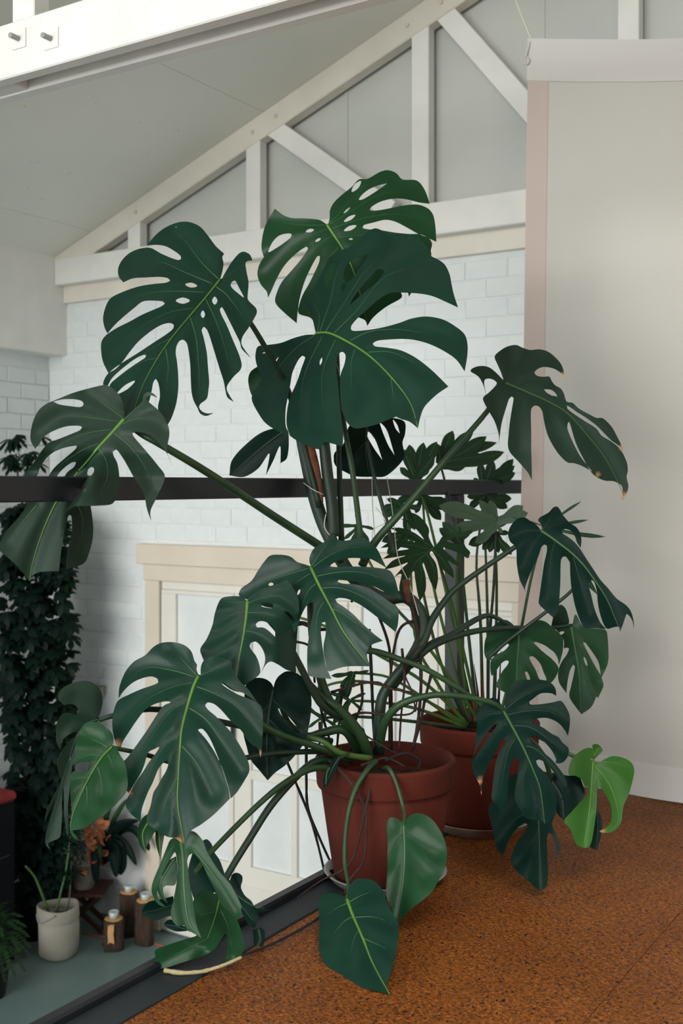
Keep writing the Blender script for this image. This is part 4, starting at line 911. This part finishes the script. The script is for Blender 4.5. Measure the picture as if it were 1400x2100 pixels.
FL((560, 430), [(692, 108), (890, 108), (1015, 163), (1115, 222), (1185, 312), (1010, 350), (820, 445), (690, 440), (730, 463), (550, 235)], 4.05, w=50)
FL((980, 660), [(955, 408), (1075, 388), (1222, 450), (1272, 378), (1285, 440), (1290, 510), (890, 560)], 4.42, w=44)
FL((400, 745), [(335, 900), (580, 965), (640, 860), (640, 780), (160, 770), (470, 900)], 4.02, w=46)
FL((230, 830), [(0, 860), (20, 930), (385, 845), (100, 1000), (260, 1090), (330, 1060), (60, 760)], 3.9, w=46)
FL((1010, 725), [(825, 740), (845, 850), (1000, 980), (1255, 760), (1215, 850), (880, 830)], 4.38, w=50)
FL((280, 1090), [(10, 1170), (60, 1290), (200, 1210), (330, 1170), (130, 1050)], 3.52, w=36)
FL((760, 1180), [(860, 1080), (720, 1000), (650, 1120), (840, 1330), (560, 1040), (590, 980)], 3.45, w=36)
finger_leaf(phi, (1120, 1080), [(1192, 1028), (1206, 1066), (1241, 1101), (1078, 1066), (1138, 1050), (1170, 1150), (1225, 1220)], 3.5, PHILO, (0, 0), 1, w=40, dd=-.03)
LQ = ((600, 850), 2.8)
finger_leaf(phi, (350, 1480), [(220, 1500), (270, 1570), (240, 1700), (440, 1470), (350, 1570), (300, 1640)], 3.45, PHILO, *LQ, w=30)
finger_leaf(phi, (330, 1640), [(210, 1600), (230, 1780), (300, 1740), (420, 1600), (400, 1700)], 3.42, PHILO, *LQ, w=30)
finger_leaf(phi, (170, 1740), [(60, 1660), (90, 1800), (160, 1830), (260, 1640), (260, 1800)], 3.40, PHILO, *LQ, w=30)
finger_leaf(phi, (380, 640), [(270, 640), (290, 720), (330, 760), (470, 660), (440, 730), (360, 560)], 3.5, PHILO, *LQ, w=34)
# stalks fanning out of the rear pot
SP = at(985, 1490, 3.62)
def ps(pts, r=.006, m=STEM, r1=.004): return tube('leaf_stalk', [at(*p) for p in pts], r, m, phi, r1, 6, 5)
for pts, m in [
    ([(985, 1490, 3.60), (960, 1380, 3.55), (930, 1250, 3.48), (890, 1122, 3.35)], STEML),
    ([(1000, 1480, 3.60), (1002, 1330, 3.56), (1012, 1200, 3.52), (1017, 1075, 3.49)], STEMD),
    ([(1012, 1485, 3.61), (1016, 1350, 3.58), (1018, 1200, 3.55), (1014, 1096, 3.53)], STEM),
    ([(975, 1490, 3.62), (940, 1330, 3.6), (900, 1150, 3.6), (870, 1030, 3.9), (850, 985, 4.0)], STEML),
    ([(980, 1490, 3.62), (960, 1300, 3.62), (940, 1120, 3.85), (910, 980, 4.05), (900, 952, 4.05)], STEM),
    ([(1000, 1490, 3.64), (1000, 1300, 3.66), (995, 1120, 4.2), (990, 1003, 4.42)], STEM),
    ([(965, 1490, 3.6), (920, 1330, 3.58), (880, 1160, 3.8), (866, 1022, 4.02)], STEML),
    ([(960, 1490, 3.6), (900, 1350, 3.56), (860, 1180, 3.7), (830, 1040, 3.9)], STEM),
    ([(990, 1490, 3.64), (985, 1280, 3.62), (977, 1140, 4.1), (996, 1016, 4.38)], STEM),
    ([(955, 1490, 3.58), (890, 1390, 3.54), (850, 1300, 3.52), (840, 1096, 3.52)], STEML),
    ([(970, 1480, 3.6), (950, 1380, 3.55), (936, 1200, 3.5), (942, 1114, 3.45)], STEML),
    ([(950, 1490, 3.58), (880, 1440, 3.52), (800, 1390, 3.48), (725, 1380, 3.45)], STEML),
    ([(955, 1492, 3.58), (860, 1455, 3.5), (780, 1440, 3.45), (718, 1437, 3.42)], STEML),
    ([(955, 1494, 3.58), (850, 1480, 3.5), (740, 1470, 3.45), (661, 1472, 3.40)], STEM),
    ([(960, 1485, 3.58), (870, 1400, 3.54), (770, 1340, 3.5), (680, 1290, 3.5), (600, 1262, 3.5)], STEML),
    ([(958, 1488, 3.58), (860, 1430, 3.52), (760, 1400, 3.5), (690, 1400, 3.5), (640, 1420, 3.5)], STEML),
    ([(990, 1495, 3.6), (930, 1400, 3.5), (850, 1290, 3.46), (800, 1230, 3.45), (730, 1100, 3.5)], STEML),
    ([(1020, 1490, 3.6), (1060, 1330, 3.58), (1090, 1180, 3.54), (1118, 1085, 3.5)], STEM)]:
    ps(pts, .006, m)
for k in range(7):
    x = 965 + 9 * k
    d = 3.56 + .01 * k
    bm = bmesh.new(); add_tube(bm, [at(x, 1480, d), at(x - 8 + 2 * k, 1420, d), at(x - 22 + 5 * k, 1350 + random.uniform(-20, 20), d)], .007, .0008, 6, flat=.35)
    from_bm('dry_sheath', bm, BARK if k % 2 else ROOT, phi)
for k in range(16):
    a, rr = random.uniform(0, 6.28), random.uniform(.03, .14)
    bm = bmesh.new(); bmesh.ops.create_icosphere(bm, subdivisions=1, radius=random.uniform(.006, .013), matrix=Matrix.Translation(PB + Vector((rr * math.cos(a), rr * math.sin(a), .268))) @ Matrix.Diagonal((1, .7, .6, 1)))
    from_bm('bark_chip', bm, ROOT, phi)
# ---------------------------------------------------------------- things on the lower floor
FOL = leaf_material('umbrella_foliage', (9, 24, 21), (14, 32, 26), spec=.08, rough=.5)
FERN = leaf_material('fern_foliage', (28, 58, 30), (36, 68, 34), rough=.6)
FELT = mat('beige_felt', (160, 156, 144), 0.9, (150, 146, 134), 12, 0.4, 120)
WOODR = mat('red_brown_wood', (70, 36, 27), 0.6, (54, 27, 21), 10, 0.2, 40, stretch=(1, 1, 6))
LOGB = mat('log_bark', (70, 52, 38), 0.9, (44, 32, 25), 26, 1.0, 50, stretch=(3, 3, .6))
LOGC = mat('log_cut', (206, 164, 112), 0.75, (186, 140, 92), 14, 0.2, 60)
NAVY = mat('dark_chest', (9, 12, 17), 0.7, (12, 15, 20), 6, spec=.12)
RED = mat('red_cushion', (140, 30, 34), 0.8, (120, 24, 28), 14, 0.3, 60)
BLACKP = mat('black_plastic', (12, 15, 17), 0.5)
DRYL = mat('russet_flower', (150, 84, 54), 0.8, (190, 122, 78), 30, 0.4, 60)
ORANGE = mat('orange_cord', (190, 80, 50), 0.6)
GLASSW = mat('candle_glass', (190, 200, 198), 0.15, spec=.8)
WALLP = mat('taupe_wall_pot', (150, 146, 136), 0.8, (120, 116, 108), 20)
def floor_at(px, py): return on_z(px, py, ZL)

def leaflets(bm, dl, c, n, L, W, tilt, axis=Vector((0, 0, 1))):
    """palmate whorl of drooping leaflets"""
    rot = axis.to_track_quat('Z', 'Y').to_matrix()
    ph = random.uniform(0, 6.28)
    for i in range(n):
        a = ph + 2 * math.pi * i / n
        l = L * random.uniform(.8, 1.15)
        u = Vector((math.cos(a), math.sin(a), 0)); v = Vector((-math.sin(a), math.cos(a), 0))
        P = [Vector((0, 0, 0)), u * l * .32 + v * W * .34 + Vector((0, 0, -tilt * l * .18)), u * l * .78 + v * W * .5 + Vector((0, 0, -tilt * l * .5)), u * l + Vector((0, 0, -tilt * l * .8)), u * l * .78 - v * W * .5 + Vector((0, 0, -tilt * l * .5)), u * l * .32 - v * W * .34 + Vector((0, 0, -tilt * l * .18)), u * l * .5 + Vector((0, 0, -tilt * l * .28 + W * .06))]
        vs = [bm.verts.new(c + rot @ p) for p in P]
        for f in ((0, 1, 6), (1, 2, 6), (2, 3, 6), (3, 4, 6), (4, 5, 6), (5, 0, 6)):
            fc = bm.faces.new([vs[k] for k in f]); fc.smooth = True

# tall umbrella plant
b0 = floor_at(66, 1918)
up = empty('umbrella_plant', b0, 'tall dark bushy umbrella plant climbing the white corner', 'potted plant')
lathe('pot', [(0, 0), (.095, 0), (.12, .19), (.126, .19), (.126, .205), (.112, .205), (.108, .17), (0, .17)], b0, BLACKP, up, 28)
tube('pot_ring', [b0 + Vector((.124 * math.cos(a), .124 * math.sin(a), .203)) for a in [k * math.pi / 12 for k in range(25)]], .003, SAUCER, up, n=1, sides=5)
D0 = (b0 - EYE).dot(FWD)
tube('trunk', [b0 + Vector((0, 0, .15)), at(68, 1600, D0), at(62, 1300, D0), at(50, 1080, D0)], .016, ROOT, up, .008)
tube('trunk', [b0 + Vector((.02, 0, .15)), at(84, 1500, D0), at(75, 1200, D0), at(40, 1000, D0), at(33, 930, D0 - .05)], .012, ROOT, up, .004)
tube('branch', [at(60, 1090, D0), at(58, 1000, D0 - .05), at(45, 950, D0 - .1), at(33, 915, D0 - .1)], .006, STEM, up, .003)
tube('branch', [at(40, 1000, D0), at(55, 960, D0), at(62, 945, D0)], .005, STEM, up, .003)
bm = bmesh.new(); dl = bm.verts.layers.float.new('dry')
prof = [(1030, 20, 130), (1100, 0, 138), (1180, -8, 140), (1300, -8, 146), (1400, 6, 142), (1500, 18, 138), (1600, 22, 130), (1700, 30, 126), (1800, 36, 128), (1860, 40, 110)]
def span(y):
    for (y0, a0, b0_), (y1, a1, b1) in zip(prof, prof[1:]):
        if y0 <= y <= y1:
            t = (y - y0) / (y1 - y0); return a0 + (a1 - a0) * t, b0_ + (b1 - b0_) * t
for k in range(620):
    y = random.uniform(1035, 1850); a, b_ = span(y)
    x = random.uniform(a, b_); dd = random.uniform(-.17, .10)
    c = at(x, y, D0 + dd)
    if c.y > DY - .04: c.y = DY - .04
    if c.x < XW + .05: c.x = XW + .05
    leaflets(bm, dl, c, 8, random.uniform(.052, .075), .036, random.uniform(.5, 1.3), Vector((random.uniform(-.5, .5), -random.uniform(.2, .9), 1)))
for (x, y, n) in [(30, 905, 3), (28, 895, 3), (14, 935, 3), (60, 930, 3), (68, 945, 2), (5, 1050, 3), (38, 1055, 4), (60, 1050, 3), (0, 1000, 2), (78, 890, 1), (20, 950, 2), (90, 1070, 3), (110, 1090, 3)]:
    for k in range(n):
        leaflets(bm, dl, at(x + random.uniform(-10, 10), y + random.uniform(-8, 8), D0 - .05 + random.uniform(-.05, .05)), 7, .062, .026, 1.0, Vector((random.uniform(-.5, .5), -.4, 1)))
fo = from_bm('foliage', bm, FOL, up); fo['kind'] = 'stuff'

# dark chest with a red pad, at the frame's left edge
ch = empty('chest', (-4.80, 3.82, ZL), 'dark chest with a red pad on top at the left edge', 'chest')
box('body', (-5.05, 3.58, ZL + .03), (-4.556, 4.04, -.545), NAVY, ch, .008)
box('plinth', (-5.03, 3.60, ZL), (-4.576, 4.02, ZL + .03), BLACKP, ch)
box('red_pad', (-5.06, 3.57, -.545), (-4.546, 4.05, -.492), RED, ch, .018)
for zz in (-1.10, -.82):
    box('drawer_gap', (-4.5565, 3.62, zz), (-4.5545, 4.0, zz + .006), BLACKP, ch)

# felt planter with bare stalks
f0 = floor_at(120, 1958)
fp = empty('felt_planter', f0, 'round beige felt planter with a folded cuff on the grey floor', 'planter')
def wob(prof, loc, m, nm, par, amp=.004, seg=36):
    bm = bmesh.new(); add_lathe(bm, prof, loc, seg)
    for v in bm.verts:
        a = math.atan2(v.co.y - loc.y, v.co.x - loc.x)
        v.co += Vector((math.cos(a), math.sin(a), 0)) * amp * math.sin(3 * a + v.co.z * 20) + Vector((0, 0, amp * 1.5 * math.sin(2 * a) * (v.co.z - loc.z) * 4))
    bmesh.ops.recalc_face_normals(bm, faces=bm.faces)
    return from_bm(nm, bm, m, par)
wob([(0, 0), (.085, 0), (.100, .012), (.105, .06), (.106, .15), (.104, .225), (.100, .225), (.098, .15), (.096, .06), (0, .05)], f0, FELT, 'body', fp)
wob([(.1075, .196), (.110, .205), (.109, .262), (.104, .268), (.099, .262), (.100, .20), (.1075, .196)], f0, FELT, 'cuff', fp)
lathe('soil', [(0, .20), (.096, .195)], f0, SOIL, fp, 24)
tube('strap', [f0 + Vector((-.06, -.098, .235)), f0 + Vector((-.02, -.118, .205)), f0 + Vector((.03, -.112, .225)), f0 + Vector((.07, -.09, .25))], .004, SAUCER2, fp)
Df = (f0 - EYE).dot(FWD)
for pts, r in (([(108, 1890, Df), (92, 1850, Df - .02), (72, 1800, Df - .05), (52, 1776, Df - .08)], .008), ([(112, 1890, Df), (122, 1840, Df), (136, 1780, Df + .02), (146, 1700, Df + .05)], .007), ([(128, 1890, Df), (141, 1850, Df), (146, 1780, Df + .05), (150, 1720, Df + .06)], .005), ([(117, 1885, Df), (118, 1862, Df)], .008)):
    tube('stalk', [at(*p) for p in pts], r, STEML if r > .006 else STEM, fp, r * .6)
bm = bmesh.new(); dl = bm.verts.layers.float.new('dry')
for k in range(46):
    c = at(random.uniform(120, 168), random.uniform(1690, 1800), Df + random.uniform(-.03, .1)); leaflets(bm, dl, c, 5, .035, .012, .8, Vector((random.uniform(-.6, .6), -.5, 1)))
fo = from_bm('foliage', bm, FOL, fp); fo['kind'] = 'stuff'

# fern at the corner of the frame
q0 = floor_at(-24, 2042)
fe = empty('fern', q0, 'feathery green fern at the bottom left corner', 'potted plant')
lathe('pot', [(0, 0), (.08, 0), (.10, .13), (.105, .13), (.105, .15), (.09, .15), (.085, .12), (0, .12)], q0, BLACKP, fe, 24)
Dq = (q0 - EYE).dot(FWD)
tips = [(20, 1850), (45, 1880), (58, 1920), (60, 1960), (50, 1990), (30, 2000), (0, 1860), (10, 2010), (35, 1905), (40, 1950), (25, 1960), (5, 1920), (52, 1900), (62, 1942), (20, 1985), (12, 1880)]
for (tx, ty) in tips:
    bm = bmesh.new(); dl = bm.verts.layers.float.new('dry')
    st = q0 + Vector((0, 0, .14)); en = at(tx, ty, Dq - random.uniform(.05, .25)); mid_ = (st + en) / 2 + Vector((0, 0, .12))
    cr = catmull([st, mid_, en], 10); add_tube(bm, cr, .002, .0006, 4, smooth_pts=False)
    for i, p in enumerate(cr[3:]):
        t = (cr[min(i + 4, len(cr) - 1)] - cr[i + 2]).normalized(); sd = t.cross(Vector((0, 0, 1))).normalized()
        for s_ in (-1, 1):
            for j in range(3):
                l = .045 * (1 - i / 22) * random.uniform(.7, 1.1); dr = (sd * s_ + t * (.3 + .35 * j) + Vector((0, 0, random.uniform(-.3, .25)))).normalized()
                w = t * .005
                a = bm.verts.new(p - w); b_ = bm.verts.new(p + w); c = bm.verts.new(p + dr * l * .6 + w * .9); d = bm.verts.new(p + dr * l)
                bm.faces.new((a, b_, c)); bm.faces.new((a, c, d))
    from_bm('frond', bm, FERN, fe)

# folding stool
s0 = floor_at(196, 1893); s0.y = min(s0.y, DY - .22)
st = empty('folding_stool', s0, 'small red-brown folding wooden stool by the brick wall', 'stool')
SH = .225
ex = Vector((.86, .51, 0)); ey = Vector((-.51, .86, 0))
def sp(a, b_, z): return s0 + ex * a + ey * b_ + Vector((0, 0, z))
for b_ in (-.085, .085):
    bar('leg', sp(-.125, b_, .0), sp(.11, b_, SH - .012), .016, .024, WOODR, st, .002, ey)
    bar('leg', sp(.125, b_ * .75, .0), sp(-.11, b_ * .75, SH - .012), .016, .024, WOODR, st, .002, ey)
bar('stretcher', sp(-.118, -.09, .02), sp(-.118, .09, .02), .018, .018, WOODR, st, .002, ex)
bar('stretcher', sp(.118, -.08, .02), sp(.118, .08, .02), .018, .018, WOODR, st, .002, ex)
for k in range(5):
    a = -.112 + k * .056
    bar('seat_slat', sp(a, -.12, SH), sp(a, .12, SH), .048, .016, WOODR, st, .002, ex)
# potted plant on the stool
t0 = sp(.0, 0, SH + .0085)
pp = empty('flowering_plant', t0, 'small plant with a russet ruffled flower in a pale pot on the stool', 'potted plant')
lathe('pot', [(0, 0), (.055, 0), (.078, .135), (.083, .135), (.083, .152), (.074, .152), (.07, .13), (0, .125)], t0, FELT, pp, 28)
Dt = (t0 - EYE).dot(FWD)
bm = bmesh.new()
for k in range(70):
    c = at(196 + random.gauss(0, 13), 1722 + random.gauss(0, 26), Dt - .05 + random.uniform(-.05, .05))
    n = Vector((random.uniform(-1, 1), random.uniform(-1, 0), random.uniform(-.5, 1))).normalized(); u = n.orthogonal().normalized(); v = n.cross(u); r = random.uniform(.014, .026)
    ring = [bm.verts.new(c + u * r * math.cos(a) * random.uniform(.7, 1.2) + v * r * math.sin(a) * random.uniform(.7, 1.2) + n * random.uniform(-.006, .006)) for a in [i * math.pi / 4 for i in range(8)]]
    cc = bm.verts.new(c - n * .006)
    for i in range(8): bm.faces.new((cc, ring[i], ring[(i + 1) % 8]))
o = from_bm('ruffled_flower', bm, DRYL, pp); o['label'] = 'russet ruffled flower head'; o['kind'] = 'stuff'
def strap_leaf(par, pts, w, m):
    P = [at(*p) for p in catmull([Vector(p) for p in pts], 5)]
    bm = bmesh.new(); L = []; n = len(P) - 1
    for i, p in enumerate(P):
        t = (P[min(i + 1, n)] - P[max(i - 1, 0)]).normalized(); sd = t.cross(FWD).normalized()
        ww = w * math.sin(math.pi * min(1, (.12 + .88 * i / n))) ** .7
        L.append([bm.verts.new(p + sd * ww - FWD * .3 * ww), bm.verts.new(p), bm.verts.new(p - sd * ww - FWD * .3 * ww)])
    for a, b_ in zip(L, L[1:]):
        for j in (0, 1):
            f = bm.faces.new((a[j], a[j + 1], b_[j + 1], b_[j])); f.smooth = True
    dl = bm.verts.layers.float.new('dry')
    o = from_bm('leaf', bm, m, par); s_ = o.modifiers.new('thickness', 'SOLIDIFY'); s_.thickness = .0012
    return o
for pts, w in [([(205, 1765, Dt), (225, 1715, Dt - .03), (250, 1690, Dt - .05), (285, 1682, Dt - .08)], .030), ([(210, 1765, Dt), (235, 1720, Dt - .04), (262, 1740, Dt - .08), (280, 1775, Dt - .1)], .028), ([(205, 1770, Dt), (225, 1740, Dt - .05), (236, 1755, Dt - .08), (238, 1800, Dt - .1)], .045), ([(200, 1770, Dt), (198, 1740, Dt - .06), (196, 1780, Dt - .1), (198, 1815, Dt - .1)], .028), ([(203, 1765, Dt), (215, 1690, Dt), (228, 1640, Dt - .02), (240, 1605, Dt - .02)], .016), ([(208, 1765, Dt), (230, 1690, Dt), (252, 1650, Dt), (270, 1635, Dt)], .014), ([(212, 1768, Dt), (240, 1730, Dt - .06), (250, 1770, Dt - .08), (246, 1795, Dt - .08)], .034), ([(207, 1765, Dt), (245, 1705, Dt - .02), (275, 1700, Dt - .06), (300, 1730, Dt - .08), (305, 1745, Dt - .08)], .024), ([(190, 1765, Dt), (200, 1735, Dt - .08), (205, 1745, Dt - .1), (206, 1762, Dt - .1)], .016)]:
    strap_leaf(pp, pts, w, FOL if w > .018 else FERN)

# three log candle stands
def log(px, py, R, H, label):
    p = floor_at(px, py)
    p += (p - EYE).normalized() * 0
    t = empty('log_stand', p, label, 'log', 'log candle stands')
    bm = bmesh.new(); seg = 22; rings = []
    for j in range(6):
        rings.append([bm.verts.new(p + Vector(((R + .006 * math.sin(3 * a + px) + random.uniform(-.002, .002)) * math.cos(a), (R + .006 * math.sin(3 * a + px) + random.uniform(-.002, .002)) * math.sin(a), H * j / 5))) for a in [2 * math.pi * i / seg for i in range(seg)]])
    for a, b_ in zip(rings, rings[1:]):
        for i in range(seg): bm.faces.new((a[i], a[(i + 1) % seg], b_[(i + 1) % seg], b_[i])).smooth = True
    bm.faces.new(rings[0][::-1]); bm.faces.new(rings[-1]); from_bm('bark', bm, LOGB, t)
    lathe('cut_face', [(0, H + .002), (R * .9, H + .002), (R * .96, H - .002)], p, LOGC, t, 22)
    g = p + Vector((0, 0, H + .002))
    gl = lathe('tealight_glass', [(0, 0.001), (.022, .001), (.027, .036), (.025, .036), (.021, .005), (0, .005)], g, GLASSW, None, 20)
    return t, gl
for (px, py, R, H, lb, gb) in ((233, 1946, .052, .165, 'shortest log candle stand with a patch of bare wood', 'small clear glass on the shortest log'), (264, 1917, .052, .24, 'tallest log candle stand, behind the other two', 'small clear glass on the tallest log'), (298, 1934, .052, .235, 'middle-height log candle stand beside the door', 'small clear glass on the middle-height log')):
    t, gl = log(px, py, R, H, lb); tag(gl, gb, 'candle glass', 'tealight glasses on the logs')
    if H == .165:
        pc = Vector(t.location); bm = bmesh.new()
        g = []
        for j in range(5):
            g.append([bm.verts.new(pc + Vector(((R + .0075) * math.cos(a), (R + .0075) * math.sin(a), .05 + .10 * j / 4 + random.uniform(-.008, .008)))) for a in [-1.35 + .55 * i / 4 + random.uniform(-.04, .04) for i in range(5)]])
        for a, b_ in zip(g, g[1:]):
            for i in range(4): bm.faces.new((a[i], a[i + 1], b_[i + 1], b_[i]))
        o = from_bm('bare_patch', bm, LOGC, t); s_ = o.modifiers.new('thickness', 'SOLIDIFY'); s_.thickness = .003
a0 = floor_at(208, 1943); tag(bar('wood_stick', a0 + Vector((0, 0, .012)), at(224, 1905, (a0 - EYE).dot(FWD)) , .012, .014, WOODR, None, .002), 'short reddish stick leaning on the shortest log', 'stick')
tag(tube('power_cord', [floor_at(170, 1915) + Vector((0, 0, .004)), floor_at(215, 1922) + Vector((0, 0, .004)), floor_at(262, 1912) + Vector((0, 0, .004)), floor_at(312, 1935) + Vector((0, 0, .004)), floor_at(335, 1942) + Vector((0, 0, .004))], .0035, ORANGE), 'thin orange cord along the grey floor by the logs', 'cord')
# little pot hung on the brick wall
w0 = on_y(205, 1432, DY - .045)
wp = empty('wall_pot', w0, 'tiny taupe pot hanging by a string on the brick wall', 'wall pot')
lathe('cup', [(0, 0), (.018, .0), (.030, .07), (.028, .07), (.016, .006), (0, .006)], w0, WALLP, wp, 18)
tube('string', [w0 + Vector((-.028, 0, .068)), w0 + Vector((0, .035, .17)), w0 + Vector((.028, 0, .068))], .001, SAUCER2, wp, n=1, sides=5)
